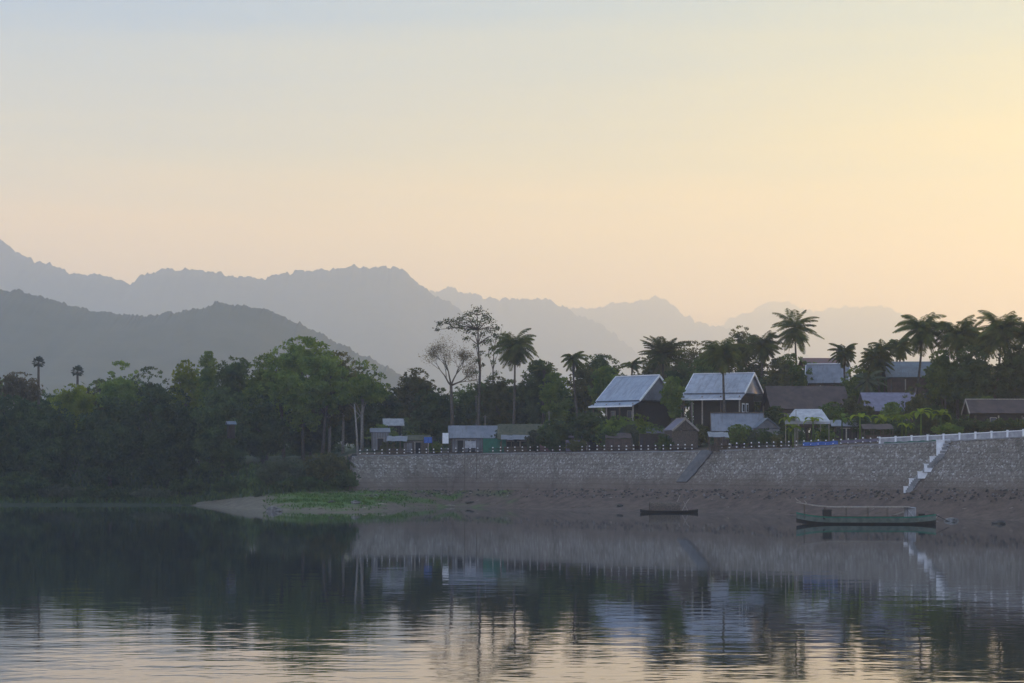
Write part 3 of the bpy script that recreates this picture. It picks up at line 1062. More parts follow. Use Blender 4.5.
# --- palms ----------------------------------------------------------------------
coconut(515, 351, 21, 376, 'coconut palm with drooping fronds right of the slender dark tree', droop=1.3)
coconut(573, 362, 13, 372, 'narrow-headed green coconut palm left of the first steep-roofed house', up=1.4, low=-.9, droop=1.5, nf=22)
coconut(544, 372, 10, 380, 'small palm head showing above the dark trees left of the narrow green palm', up=1.4, low=.1, nf=14, droop=1.0)
coconut(632, 368, 11, 384, 'small spiky palm behind the ridge of the first steep-roofed house', up=1.3, low=-.1, nf=12, droop=1.2)
coconut(663, 360, 20, 372, 'bushy palm rising straight between the two steep-roofed houses', up=1.45, low=-.3, nf=52, droop=.9, hang=.3)
coconut(723, 357, 20, 345, 'shaggy palm with hanging yellowed fronds before the second house roof', up=1.4, low=-1.0, nf=52, droop=1.3, shag=10, seed=12)
coconut(763, 350, 18, 384, 'coconut palm left of the tallest central palm', nf=46, droop=1.2)
coconut(795, 334, 22, 386, 'tallest central coconut palm with open star-like fronds', nf=44, droop=1.0, hang=.35)
coconut(844, 356, 13, 360, 'small dense palm right of the red-ridged roof', nf=44, droop=1.2)
coconut(877, 362, 17, 356, 'low dark palm left of the slate-blue roof', nf=46, droop=1.1)
coconut(884, 352, 13, 392, 'sunlit palm top behind the low dark palm', nf=16, up=1.2, low=-.1, droop=1.2)
coconut(922, 336, 25, 352, 'big coconut palm with arching fronds above the slate-blue roof', nf=50, droop=1.35, seed=3)
coconut(957, 340, 23, 350, 'coconut palm second from the big arching one toward the right edge', nf=52, droop=1.2, up=1.4, seed=8)
coconut(972, 336, 17, 362, 'green palm top squeezed between the two larger right-hand palms', nf=18, droop=1.2, up=1.4)
coconut(1001, 336, 25, 348, 'dark full coconut palm near the right edge', nf=52, droop=1.25, seed=4)
coconut(1031, 338, 22, 346, 'coconut palm cut off by the right edge of the view', nf=46, droop=1.2)
coconut(868, 384, 15, 350, 'stubby palm with pale leaflets under the low dark palm', nf=18, droop=1.1, mat='leaf_grey')


# young broad-leaved plants behind the promenade fence
def banana(px, ytop, hpx, D, label, n=7, mat='leaf_yellow'):
    g = np.random.default_rng(int(px * 3))
    s = D / F
    gz = ground(px, D)
    h = (HZ - ytop) * s + CAMZ - gz
    root = empty('banana_plant', ((px - 512) * s, D, gz - .05))
    tag(root, label, 'plant')
    q = []
    L = hpx * s
    for i in range(n):
        az = i * 2.4 + g.uniform(-.3, .3)
        el = g.uniform(.5, 1.4)
        p = np.array([0, 0, h - L * .8])
        d = np.array([math.cos(az), math.sin(az), 0])
        sd = np.array([-d[1], d[0], 0])
        e = el
        prev = p
        for k in range(6):
            nx = prev + (d * math.cos(e) + np.array([0, 0, math.sin(e)])) * L / 5.0
            w0 = .40 * math.sin(math.pi * (k + .3) / 6.6) + .05
            w1 = .40 * math.sin(math.pi * (k + 1.3) / 6.6) + .03
            dz = np.array([0, 0, .10])
            q.append([prev - sd * w0 + dz, nx - sd * w1 + dz, nx, prev])
            q.append([prev, nx, nx + sd * w1 + dz, prev + sd * w0 + dz])
            prev = nx
            e -= .38
    quad_mesh('leaves', np.array(q), M[mat], root)
    t = MB()
    t.tube([(0, 0, 0), (0, 0, h - L * .75)], [.14, .09], 7)
    t.build('stem', M['leaf_mid'], root, True)


banana(789, 410, 12, 318, 'bright yellow-green plant at the left post of the white canopy')
banana(793, 422, 9, 316, 'short yellow-green plant low in front of the white canopy')
banana(813, 413, 11, 317, 'slim yellow-green plant in front of the white canopy roof', n=5)
banana(842, 410, 12, 320, 'green plant to the right of the white canopy', mat='leaf_mid')
banana(860, 407, 13, 318, 'plant with one tall bright upright leaf right of the canopy', n=4)
banana(881, 411, 12, 317, 'yellow-green plant below the left part of the violet roof')
banana(902, 409, 12, 316, 'yellow-green plant below the middle of the violet roof')
banana(906, 419, 9, 314, 'low yellow-green plant right behind the white parapet', n=6)
banana(921, 404, 13, 318, 'broad yellow-green plant under the layered olive tree', n=9)
banana(941, 406, 12, 315, 'narrow yellow-green plant right of the layered olive tree', n=5)


# ---------------------------------------------------------------- stone river wall
def wall_pt(px, t, out=0.0):
    """point on the wall face, t=0 top .. 1 foot, out = metres toward the river"""
    D = topD(px) + (footD(px) - topD(px)) * t
    z = topZ(px) + (footZ(px) - topZ(px)) * t
    nrm = Vector((0, -(topZ(px) - footZ(px)), topD(px) - footD(px))).normalized()
    return Vector(((px - 512) * D / F, D, z)) + nrm * out


mb = MB()
pxs = [352 + i * 5 for i in range(0, 200)]
n = 9
vs = []
for i, px in enumerate(pxs):
    for j in range(n):
        t_ = j / (n - 1) * 1.06
        vs.append(wall_pt(px - max(0, (385 - px) / 33) * 9 * t_, t_, .12 + rnd.uniform(-.04, .04)))
    p = wall_pt(px, 0, .12)
    vs.append(p + Vector((0, .9, .02)))
    vs.append(p + Vector((0, .9, -1.2)))
n += 2
order = [n - 1, n - 2] + list(range(n - 2))
fs = []
for i in range(len(pxs) - 1):
    for a, b in zip(order, order[1:]):
        fs.append((i * n + a, i * n + b, (i + 1) * n + b, (i + 1) * n + a))
mb.poly(vs, fs)
# rubble end of the wall running down to the left
e = MB()
ro = mb.build('stone_wall', M['stone'])
tag(ro, 'long sloping rubble-stone river wall under the village promenade', 'wall')
# coping strip along its top
c = MB()
for a, b in zip(pxs, pxs[1:]):
    if 697 < a < 715:
        continue
    A, B = wall_pt(a, 0, .12), wall_pt(b, 0, .12)
    c.slab(A + Vector((0, -.12, .14)), B + Vector((0, -.12, .14)), B + Vector((0, .7, .14)), A + Vector((0, .7, .14)), .16)
c.build('coping', M['concrete'], ro)

# rubble slope where the wall ends at the left
mb = MB()
for i in range(26):
    px = 333 + rnd.random() * 24
    D = interp([(333, 356), (357, 362)], px) + rnd.random() * 3
    z = ground(px, D)
    c0 = Vector(((px - 512) * D / F, D, z + .1))
    r = rnd.uniform(.25, .6)
    mb.box(c0, (r * 1.6, r * 1.2, r), rnd.random() * 3, taper=.7)
tag(mb.build('rubble', M['rock_dark']), 'loose dark rubble heaped where the stone wall ends', 'rubble', kind='stuff')

# concrete ramp down the wall
mb = MB()
def rp(px, py_off, o): return wall_pt(px, py_off, o)
for (ax, at_, bx, bt) in ((701, -.02, 684, .55), (684, .55, 676, .84)):
    a = wall_pt(ax, at_, .35); b = wall_pt(ax + 13, at_, .35); c_ = wall_pt(bx + 10 if bt > .8 else bx + 12, bt, .35); d = wall_pt(bx, bt, .35)
    mb.slab(d, c_, b, a, .32)
M['chute'] = surf('weathered_concrete', (0.13, 0.13, 0.135), (0.09, 0.09, 0.095), 1.5, 0.85, bump=.3)
o = mb.build('boat_ramp', M['chute'])
tag(o, 'smooth grey concrete chute running diagonally down the stone wall', 'ramp')

# stairway with stepped white parapet, right
st = empty('stairway', wall_pt(942, 0, 0))
tag(st, 'white stepped stairway descending the stone wall to the moored boat', 'stairs')
orig = Vector(st.location)
PATH = [(945, -.02), (938, .28), (931, .42), (925, .55), (918, .70), (911, .86), (906, 1.04)]
treads = MB()
ns = 26
for k in range(ns):
    f = k / (ns - 1) * (len(PATH) - 1)
    i = min(int(f), len(PATH) - 2)
    u = f - i
    px = PATH[i][0] * (1 - u) + PATH[i + 1][0] * u
    tt = PATH[i][1] * (1 - u) + PATH[i + 1][1] * u
    p = wall_pt(px, tt, .0)
    treads.box(p - orig + Vector((.2, -.35, -.05)), (.75, 1.5, .34))
treads.build('treads', M['concrete'], st)
BLK = [(943, 440.5, 13, 8), (942, 448.5, 11, 7), (934.5, 457, 9, 8), (929, 464.5, 9.5, 7.5), (922.5, 472, 9.5, 6.5), (913.5, 479, 8.5, 9.5), (907, 487, 6.5, 6)]
for (px, py, wp, hp) in BLK:
    t_ = min(1.1, max(0, (py - interp(TOPY, px)) / (interp(FOOTY, px) - interp(TOPY, px))))
    p = wall_pt(px, t_, .0)
    D = p.y - .75
    q = P(px, py + hp * .5, D)
    k = MB()
    k.box(Vector((0, 0, 0)), (wp * D / F, .35, hp * D / F))
    k.box(Vector((0, -.02, hp * D / F / 2 + .05)), (wp * D / F * 1.06, .45, .1))
    b_ = k.build('parapet_block', M['white'], st)
    b_.location = q - orig

# ---------------------------------------------------------------- fences on the wall
def post_mesh():
    m = MB()
    m.box((0, 0, .26), (.13, .13, .52), mi=0)
    m.box((0, 0, .42), (.19, .19, .14), mi=1)
    m.box((0, 0, .68), (.12, .12, .36), mi=0)
    m.box((0, 0, .93), (.2, .2, .16), mi=1, taper=.7)
    return m


def fence(name, label, x0, x1, step, rail_mat, posts_mat=('wood', 'white')):
    o0 = wall_pt(x0, 0, 0)
    root = empty(name, o0)
    tag(root, label, 'fence')
    base = post_mesh().build('post', [M[posts_mat[0]], M[posts_mat[1]]], root)
    px = x0
    first = True
    pts = []
    while px <= x1:
        p = wall_pt(px, 0, 0) + Vector((0, .25, .12)) - o0
        pts.append(p)
        if first:
            base.location = p
            first = False
        else:
            c = base.copy()
            COL.objects.link(c)
            c.parent = root
            c.location = p
            c.rotation_euler = (rnd.uniform(-.04, .04), rnd.uniform(-.04, .04), rnd.uniform(-.2, .2))
            c.scale = (1, 1, rnd.uniform(.93, 1.06))
        px += step * rnd.uniform(.95, 1.05)
    for hz_ in (.32, .72):
        r_ = MB()
        r_.tube([p + Vector((0, .04, hz_)) for p in pts], .035, 5)
        r_.build('rail', M[rail_mat], root)
    return root


fence('promenade_fence', 'low post fence with white-capped posts left of the concrete chute', 360, 699, 7.3, 'wood_dark')
fence('promenade_fence', 'low post fence with white-capped posts between chute and white parapet', 722, 884, 7.4, 'wood_dark')
# blue cloth on fence
def cloth(name, label, px0, px1, mat, z0, z1, seg=12, parent=None, dy=.12):
    m = MB()
    o0 = wall_pt(px0, 0, 0)
    up = []
    for i in range(seg + 1):
        px = px0 + (px1 - px0) * i / seg
        p = wall_pt(px, 0, 0) + Vector((0, dy + .05 * math.sin(i * 2.1), .12)) - o0
        sag = .05 * math.sin(i * 1.3)
        up.append((p + Vector((0, 0, z1 + sag)), p + Vector((0, .03, z0 + sag * .5))))
    for i in range(seg):
        a, b = up[i], up[i + 1]
        m.slab(b[0], a[0], a[1], b[1], .03)
    o = m.build(name, M[mat], parent)
    o.location = o0
    return tag(o, label, 'cloth') if parent is None else o


cloth('blue_cloth', 'length of blue cloth hung along the promenade fence right of the white canopy', 803, 838, 'blue_cloth', .25, .72)
cloth('cloth_strip', 'dull violet cloth strip hung on the fence right of the blue cloth', 841, 880, 'tin_purple', .4, .75)

# white parapet to the right
o0 = wall_pt(880, 0, 0)
root = empty('parapet', o0)
tag(root, 'white painted parapet with squat pillars along the promenade at right', 'parapet')
m = MB()
ps = [880 + i * 8 for i in range(0, 38)]
for a, b in zip(ps, ps[1:]):
    A = wall_pt(a, 0, 0) - o0; B = wall_pt(b, 0, 0) - o0
    h = .74
    A += Vector((0, .35, .15)); B += Vector((0, .35, .15))
    m.slab(A, B, B + Vector((0, 0, h)), A + Vector((0, 0, h)), .22)
m.build('panel', M['offwhite'], root)
m = MB()
for a, b in zip(ps, ps[1:]):
    A = wall_pt(a, 0, 0) - o0 + Vector((0, .28, .15 + .74)); B = wall_pt(b, 0, 0) - o0 + Vector((0, .28, .15 + .74))
    m.slab(A, B, B + Vector((0, .4, 0)), A + Vector((0, .4, 0)), -.12)
m.build('cap_rail', M['white'], root)
pm_ = MB()
pm_.box((0, 0, .43), (.2, .3, .86)); pm_.box((0, 0, .93), (.27, .36, .12), taper=.75)
pb = pm_.build('pillar', M['white'], root)
for i, a in enumerate(ps[::2]):
    c = pb if i == 0 else pb.copy()
    if i:
        COL.objects.link(c); c.parent = root
    c.location = wall_pt(a, 0, 0) - o0 + Vector((0, .33, .14))
# teal net below
cloth('teal_net', 'teal netting tied along the foot of the white parapet', 884, 938, 'green_tarp', -.1, .22, 22, dy=.0)


# ---------------------------------------------------------------- houses
def gable_roof(L, w, zr, ze, over, skirt, th, cut=0):
    """roof along x; w = half depth; skirt=(extra half depth, drop, extra x)"""
    m = MB()
    hl = L / 2
    for s in (-1, 1):
        a = (-hl - over, s * w, ze); b = (hl + over, s * w, ze); c = (hl + over, 0, zr); d = (-hl - over, 0, zr)
        m.slab(*((a, b, c, d) if s < 0 else (b, a, d, c)), th)
        if skirt:
            ew, dz, ex = skirt
            a2 = (-hl - ex, s * (w + ew), ze - dz); b2 = (hl + ex, s * (w + ew), ze - dz)
            a1 = (-hl - ex, s * (w - .25), ze - .14); b1 = (hl + ex, s * (w - .25), ze - .14)
            m.slab(*((a2, b2, b1, a1) if s < 0 else (b2, a2, a1, b1)), th)
    return m


def house(name, label, px, D, yaw, L, w, zr, ze, roof, wall, skirt=None, over=.5, trim='white', gable='tin_light', stilts=2.2,
          inset=.5, windows=0, zwall=None, cat='house', posts=True, endwin=False, end_skirt=False):
    s = D / F
    X = (px - 512) * s
    gz = ground(px, D)
    root = empty(name, (X, D, gz), yaw)
    tag(root, label, cat)
    zr -= gz
    ze -= gz
    hl = L / 2
    m = gable_roof(L, w, zr, ze, over, skirt, .12)
    if end_skirt:
        for s_ in (-1, 1):
            e0, e1 = hl + .05, hl + 1.5
            a = (s_ * e1, -w - .6, ze - .75); b = (s_ * e1, w + .6, ze - .75); c = (s_ * e0, w * .95, ze - .1); d = (s_ * e0, -w * .95, ze - .1)
            m.slab(*((a, b, c, d) if s_ > 0 else (b, a, d, c)), .1)
    rf = m.build('roof', M[roof], root)
    if trim:
        for s_ in (-1, 1):
            k = MB()
            x = s_ * (hl + over + .04)
            for sy in (-1, 1):
                k.slab(*((Vector((x - .05, sy * (w + .05), ze - .02)), Vector((x + .05, sy * (w + .05), ze - .02)), Vector((x + .05, 0, zr + .1)), Vector((x - .05, 0, zr + .1)))[::(1 if sy < 0 else -1)]), .28)
            k.build('bargeboard', M[trim], rf)
        k = MB()
        k.box((0, 0, zr + .05), (L + 2 * over, .24, .14))
        k.build('ridge_cap', M[trim], rf)
        if skirt:
            for sy in (-1, 1):
                k = MB()
                k.box((0, sy * (w + skirt[0] + .03), ze - skirt[1] - .06), (L + 2 * skirt[2] + .1, .06, .2))
                k.build('fascia', M[trim], rf)
    fz = min(stilts, ze - 2.3)
    wl = MB()
    ww = w - inset
    top = ze - .12
    wl.box((0, 0, (fz + top) / 2), (L - inset * 2, ww * 2, top - fz))
    wb = wl.build('wall', M[wall], root)
    for s_ in (-1, 1):
        k = MB()
        x = s_ * (hl - .06)
        x2 = x - s_ * .12
        r_ = .97
        k.poly([(x, -w * r_, ze - .02), (x, w * r_, ze - .02), (x, 0, zr - .12), (x2, -w * r_, ze - .02), (x2, w * r_, ze - .02), (x2, 0, zr - .12)],
               [(0, 1, 2), (5, 4, 3), (0, 3, 4, 1), (1, 4, 5, 2), (2, 5, 3, 0)])
        k.build('gable', M[gable], root)
    if posts:
        for ix in range(4):
            for sy in (-1, 1):
                k = MB()
                x = -hl + .15 + (L - .3) * ix / 3
                yy = sy * (w + (skirt[0] * .6 if skirt else -.1))
                k.box((x, yy, (ze - .5) / 2), (.18, .18, ze - .5 + (0 if skirt else .3)))
                k.build('post', M['wood_pale' if ix % 2 else 'wood'], root)
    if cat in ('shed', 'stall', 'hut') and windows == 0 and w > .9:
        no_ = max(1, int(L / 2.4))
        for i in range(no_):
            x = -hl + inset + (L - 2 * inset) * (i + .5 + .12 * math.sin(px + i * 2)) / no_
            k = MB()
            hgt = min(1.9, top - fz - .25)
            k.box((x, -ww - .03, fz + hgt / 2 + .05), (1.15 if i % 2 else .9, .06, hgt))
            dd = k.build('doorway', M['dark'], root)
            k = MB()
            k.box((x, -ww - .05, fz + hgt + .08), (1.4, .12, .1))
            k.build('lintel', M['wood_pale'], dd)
        k = MB()
        for i in range(7):
            x = -hl + L * (i + .5) / 7
            k.box((x, -ww - .02, (fz + top) / 2), (.07, .05, top - fz))
        k.build('batten', M['wood'], wb)
    for i in range(windows):
        x = -hl + inset + (L - 2 * inset) * (i + .5) / windows
        z = (fz + top) / 2 + .1
        fr = MB()
        fr.box((x, -ww - .04, z), (1.0, .08, 1.2))
        fo = fr.build('window', M['wood_pale'], root)
        pn = MB()
        pn.box((x, -ww - .09, z), (.8, .03, 1.0))
        pn.build('pane', M['glass'], fo)
    if endwin:
        for yy in (-1.6, 0.2):
            fr = MB()
            x = hl - inset + .04
            z = (fz + top) / 2 + .35
            fr.box((x, yy, z), (.08, 1.1, 1.5))
            fo = fr.build('window', M['white'], root)
            pn = MB()
            pn.box((x + .05, yy, z), (.03, .75, 1.1))
            pn.build('pane', M['glass'], fo)
    return root


def zz(py, D): return CAMZ + (HZ - py) * D / F


house('stilt_house', 'steep blue-grey metal-roofed stilt house, left one of the two with white trim', 637.5, 356, R(-48), 9.0, 4.4, zz(376, 356), zz(400.5, 353), 'tin', 'wood_dark',
      skirt=(1.6, .9, .25), over=.3, stilts=2.6, gable='tin_old', inset=.9, windows=2)
house('stilt_house', 'steep grey-roofed stilt house with pale blue gable facing right', 724, 352, R(-25), 9.3, 4.6, zz(373.5, 352), zz(393, 349), 'tin_light', 'wood_dark',
      skirt=(1.7, 1.0, .3), over=.3, stilts=2.6, gable='tin_light', inset=1.0, windows=0, endwin=True)
house('village_house', 'house with faded grey roof below a rusty red ridge, right of the dome tree', 828, 378, R(-12), 6.4, 3.4, zz(364, 378), zz(383, 375), 'tin_old', 'wall_brown', over=.4, inset=.4, windows=2, gable='wall_brown')
house('village_house', 'house whose rusty red roof just shows above the faded grey roof', 822, 392, R(2), 6.5, 3.5, zz(358, 392), zz(366, 389), 'red_tin', 'wall_brown', trim=None, over=.5, gable='wall_brown')
house('village_house', 'large house with broad dark brown roof behind the white canopy', 805, 352, R(4), 11.5, 4.6, zz(386, 352), zz(409, 348), 'brown_roof', 'wall_brown', trim=None, over=.5, gable='wall_brown', windows=3)
house('village_house', 'two-storey house with slate-blue metal roof under the big arching palm', 910, 360, R(-3), 7.4, 4.0, zz(361.5, 360), zz(377, 356), 'tin_dark', 'wall_brown', trim=None, over=.5, windows=3, gable='wall_brown', stilts=3)
house('village_house', 'low house with dull violet roof in front of the slate-blue one', 888, 342, R(3), 7.4, 4.0, zz(392.5, 342), zz(411, 338), 'tin_purple', 'wall_brown', trim=None, over=.5, windows=2, gable='wall_brown', stilts=.3)
house('village_house', 'low house with greyish red tiled roof at the right edge', 1006, 328, R(2), 10.5, 2.6, zz(399.5, 328), zz(413, 325), 'brown_roof', 'wood_dark', over=.6, windows=2, gable='wood_dark', stilts=.2, trim='wood_pale')
house('thatched_hut', 'small brown hut with its gable end toward the river beside the chute', 681, 340, R(-78), 4.2, 2.1, zz(418.5, 340), zz(430, 338), 'tin_purple', 'wood', over=.3, gable='wood', stilts=.1, inset=.1, trim='wood_pale', cat='hut', posts=False)
house('market_shed', 'long low shed with grey metal roof right of the concrete chute', 737, 338, R(-3), 6.6, 3.2, zz(413, 338), zz(431, 335), 'tin_old', 'wall_brown', over=.6, gable='wall_grey', stilts=.1, inset=.3, trim='wood', cat='shed')
house('market_shed', 'lean dark shed squeezed right of the long grey shed', 764, 336, R(-82), 4.4, 1.9, zz(418, 336), zz(428, 334), 'tin_dark', 'wall_grey', over=.3, gable='wall_grey', stilts=.1, inset=.1, trim=None, cat='shed', posts=False)
house('market_shed', 'long thatched shed with blue-grey ridge at the left of the promenade', 480, 372, R(1), 9.6, 3.4, zz(425.5, 372), zz(438, 369), 'tin_old', 'wall_grey', over=.4, gable='wall_grey', stilts=.1, inset=.3, trim=None, cat='shed')
house('market_shed', 'shed with mossy thatch roof right of the long blue-grey one', 530, 366, R(-1), 9.6, 3.2, zz(424, 366), zz(439, 363), 'thatch', 'wood_dark', over=.4, gable='wood', stilts=.1, inset=.3, trim=None, cat='shed')
house('market_stall', 'small stall with violet tin roof and red-brown front', 594, 352, R(0), 7.4, 2.2, zz(430, 352), zz(437, 350), 'tin_purple', 'wall_brown', over=.3, gable='wall_brown', stilts=.1, inset=.2, trim=None, cat='stall')
house('market_stall', 'small pink-walled stall left of the violet-roofed stall', 556, 357, R(0), 4.6, 1.8, zz(434, 357), zz(438.5, 355), 'thatch', 'wall_pink', over=.2, gable='wall_pink', stilts=.1, inset=.05, trim=None, cat='stall', posts=False)
house('small_hut', 'small grey hut at the left end of the promenade', 380, 380, R(5), 3.0, 1.6, zz(428, 380), zz(432, 378), 'tin_old', 'wall_grey', over=.2, gable='wall_grey', stilts=.1, inset=.1, trim=None, cat='hut', posts=False)
house('small_hut', 'dark hut with pale sheet roof above the small grey hut', 393, 388, R(8), 3.0, 1.8, zz(418.5, 388), zz(425.5, 386), 'offwhite', 'dark', over=.3, gable='dark', stilts=.1, inset=.3, trim=None, cat='hut', posts=False)
house('small_hut', 'tiny grey shelter half hidden among the dark trees of the left wood', 231, 371.5, R(20), 1.2, .8, zz(421, 370), zz(424, 369), 'tin_dark', 'wood_dark', over=.2, gable='wall_grey', stilts=30, inset=.1, trim=None, cat='shelter', posts=False)

house('market_stall', 'small stall with grey roof between the pink stall and the mossy thatch shed', 574, 358, R(3), 3.4, 1.8, zz(428, 358), zz(434, 356), 'tin_old', 'wood_dark', over=.3, gable='wood', stilts=.1, inset=.2, trim=None, cat='stall')
house('market_stall', 'dark stall with brownish roof left of the small gabled hut', 640, 350, R(-4), 6.0, 2.0, zz(430, 350), zz(437, 348), 'brown_roof', 'wood_dark', over=.3, gable='wood', stilts=.1, inset=.2, trim=None, cat='stall')
house('market_stall', 'small stall with mossy roof left of the white board', 418, 374, R(4), 3.6, 1.6, zz(435, 374), zz(440, 372), 'thatch', 'wood', over=.3, gable='wood', stilts=.1, inset=.2, trim=None, cat='stall')
house('market_stall', 'dim stall with aged tin roof right of the white awning', 850, 330, R(2), 5.4, 1.8, zz(420, 330), zz(426, 328), 'tin_old', 'wood_dark', over=.3, gable='wood', stilts=.1, inset=.2, trim=None, cat='stall')

def lean_to(px, wpx, y0, y1, D, roof, label):
    s = D / F
    gz = ground(px, D)
    root = empty('lean_to', ((px - 512) * s, D, gz))
    tag(root, label, 'lean-to')
    w_ = wpx * s / 2
    zt, zb = zz(y0, D + 1.2) - gz, zz(y1, D - 1.2) - gz
    m = MB()
    k_ = 5
    for i in range(k_):
        a, b = -w_ + 2 * w_ * i / k_, -w_ + 2 * w_ * (i + 1) / k_ + .06
        o_ = .03 * math.sin(i * 4 + px)
        m.slab((a, -1.3 + o_, zb + o_), (b, -1.3 + o_, zb + o_ * 2), (b, 1.2, zt + o_), (a, 1.2, zt + o_ * 2), .05)
    m.build('roof', M[roof], root)
    for i in range(4):
        x = -w_ + .1 + (2 * w_ - .2) * i / 3
        for y, z in ((-1.15, zb), (1.1, zt)):
            k = MB(); k.tube([(x, y, 0), (x + .03, y, z - .05)], .06, 6)
            k.build('post', M['wood'], root)
    k = MB(); k.box((0, -.9, .85), (w_ * 1.7, .5, .08)); k.box((0, -.7, .4), (w_ * 1.6, .08, .8))
    k.build('counter', M['wood'], root)


lean_to(516, 30, 435, 439.5, 362, 'tin_old', 'pale-edged lean-to roof in front of the mossy thatch shed, right of the green tarpaulin')
lean_to(618, 26, 433, 438, 342, 'brown_roof', 'brown lean-to roof right of the violet-roofed stall')
lean_to(655, 18, 428, 433, 345, 'tin_purple', 'violet lean-to roof touching the small gabled hut')
lean_to(718, 20, 432, 437, 327, 'tin_old', 'grey lean-to at the left front of the long grey shed')
lean_to(877, 30, 424, 429, 313, 'brown_roof', 'dark lean-to among the yellow-green plants behind the parapet start')
lean_to(397, 20, 436, 441, 371, 'tin_old', 'grey lean-to behind the fence right of the small grey hut')

# white canopy stall
D = 320
gz = ground(805, D)
root = empty('canopy', ((805 - 512) * D / F, D, gz))
tag(root, 'white awning on thin posts in front of the broad brown roof', 'awning')
s = D / F
m = MB()
zt, zb = zz(409, D + 1.5) - gz, zz(421.5, D - 2) - gz
m.slab((-22 * s, -2.2, zb), (23 * s, -2.2, zb), (18 * s, 1.6, zt), (-9 * s, 1.6, zt), .06)
m.slab((-22 * s, -2.25, zb - .35), (23 * s, -2.25, zb - .35), (23 * s, -2.2, zb), (-22 * s, -2.2, zb), .04)
m.build('sheet', M['offwhite'], root)
for x, y in ((-21, -2), (-9, -2), (22, -2), (17, 1.4), (-9, 1.4)):
    k = MB()
    k.tube([(x * s, y, 0), (x * s, y, zb if y < 0 else zt)], .05, 6)
    k.build('post', M['wood_pale'], root)
k = MB(); k.tube([(0, 0, 0), (0, 0, zz(408, D - 3) - gz)], .05, 6)
o = k.build('pole', M['wood_pale']); o.location = ((796 - 512) * (D - 3) / F, D - 3, ground(796, D - 3))
tag(o, 'thin pale pole standing before the white awning', 'pole')


def panel(name, label, cat, x0, x1, y0, y1, D, mat, frame=None):
    """upright sheet with a frame and legs"""
    gz = ground((x0 + x1) / 2, D)
    s = D / F
    xc = ((x0 + x1) / 2 - 512) * s
    root = empty(name, (xc, D, gz))
    tag(root, label, cat)
    w_, h0, h1 = (x1 - x0) * s / 2, max(.15, zz(y1, D) - gz), zz(y0, D) - gz
    m = MB()
    n = 8
    for i in range(n):
        a = -w_ + 2 * w_ * i / n
        b = -w_ + 2 * w_ * (i + 1) / n
        ya, yb = .05 * math.sin(i * 2.2), .05 * math.sin((i + 1) * 2.2)
        m.slab((a, ya, h0), (b, yb, h0), (b, yb, h1), (a, ya, h1), .03)
    m.build('sheet', M[mat], root)
    for sx in (-1, 1):
        k = MB()
        k.tube([(sx * (w_ + .05), .05, 0), (sx * (w_ + .05), .05, h1 + .05)], .05, 6)
        k.build('post', M['wood'], root)


panel('tarpaulin', 'green tarpaulin screen behind the fence below the long sheds', 'tarpaulin', 483, 506, 438.5, 453, 363, 'green_tarp')
panel('sign_board', 'blank white board standing at the left end of the long shed', 'board', 442.5, 448.5, 433, 443.5, 368, 'white')
panel('hanging_cloth', 'pale cloths hung below the blue-grey shed roof', 'cloth', 465, 476, 441, 448, 362, 'offwhite')
panel('hanging_cloth', 'blue cloth hung left of the blank white board', 'cloth', 424, 432, 437, 443, 370, 'blue_cloth')
panel('pale_panel', 'small pale square panel on the dark hedge at left', 'panel', 401, 405, 436, 440, 374, 'offwhite')
panel('screen', 'reddish-brown boarding behind the fence right of the pink stall', 'screen', 540, 562, 441, 452, 355, 'wall_pink')
panel('screen', 'brown boarding behind the fence left of the chute hut', 'screen', 640, 662, 434, 450, 338, 'wood_dark')

panel('screen', 'grey boarding behind the fence between the small hut and the mossy stall', 'screen', 404, 412, 443, 452, 371, 'wall_grey')
panel('screen', 'dark brown boarding behind the fence under the brown lean-to', 'screen', 606, 632, 439, 450, 341, 'wall_brown')
panel('screen', 'violet-grey boarding behind the fence left of the violet-roofed stall', 'screen', 566, 580, 440, 451, 347, 'tin_purple')
# utility poles
for px, yt, D_, lab in ((549, 411, 356, 'thin pole above the mossy thatch roof'), (476, 395, 385, 'pale slender pole before the dark trees left of centre'),
                        (485, 415, 376, 'short thin pole right of the pale slender pole'), (692, 402, 339, 'thin pole beside the corner of the second stilt house')):
    k = MB()
    gz = ground(px, D_)
    k.tube([(0, 0, 0), (.04, 0, (zz(yt, D_) - gz) * .5), (0, 0, zz(yt, D_) - gz)], [.1, .08, .06], 7)
    k.box((0, 0, zz(yt, D_) - gz - .3), (.7, .07, .07))
    o = k.build('pole', M['bark_pale'])
    o.location = ((px - 512) * D_ / F, D_, gz)
    tag(o, lab, 'pole')


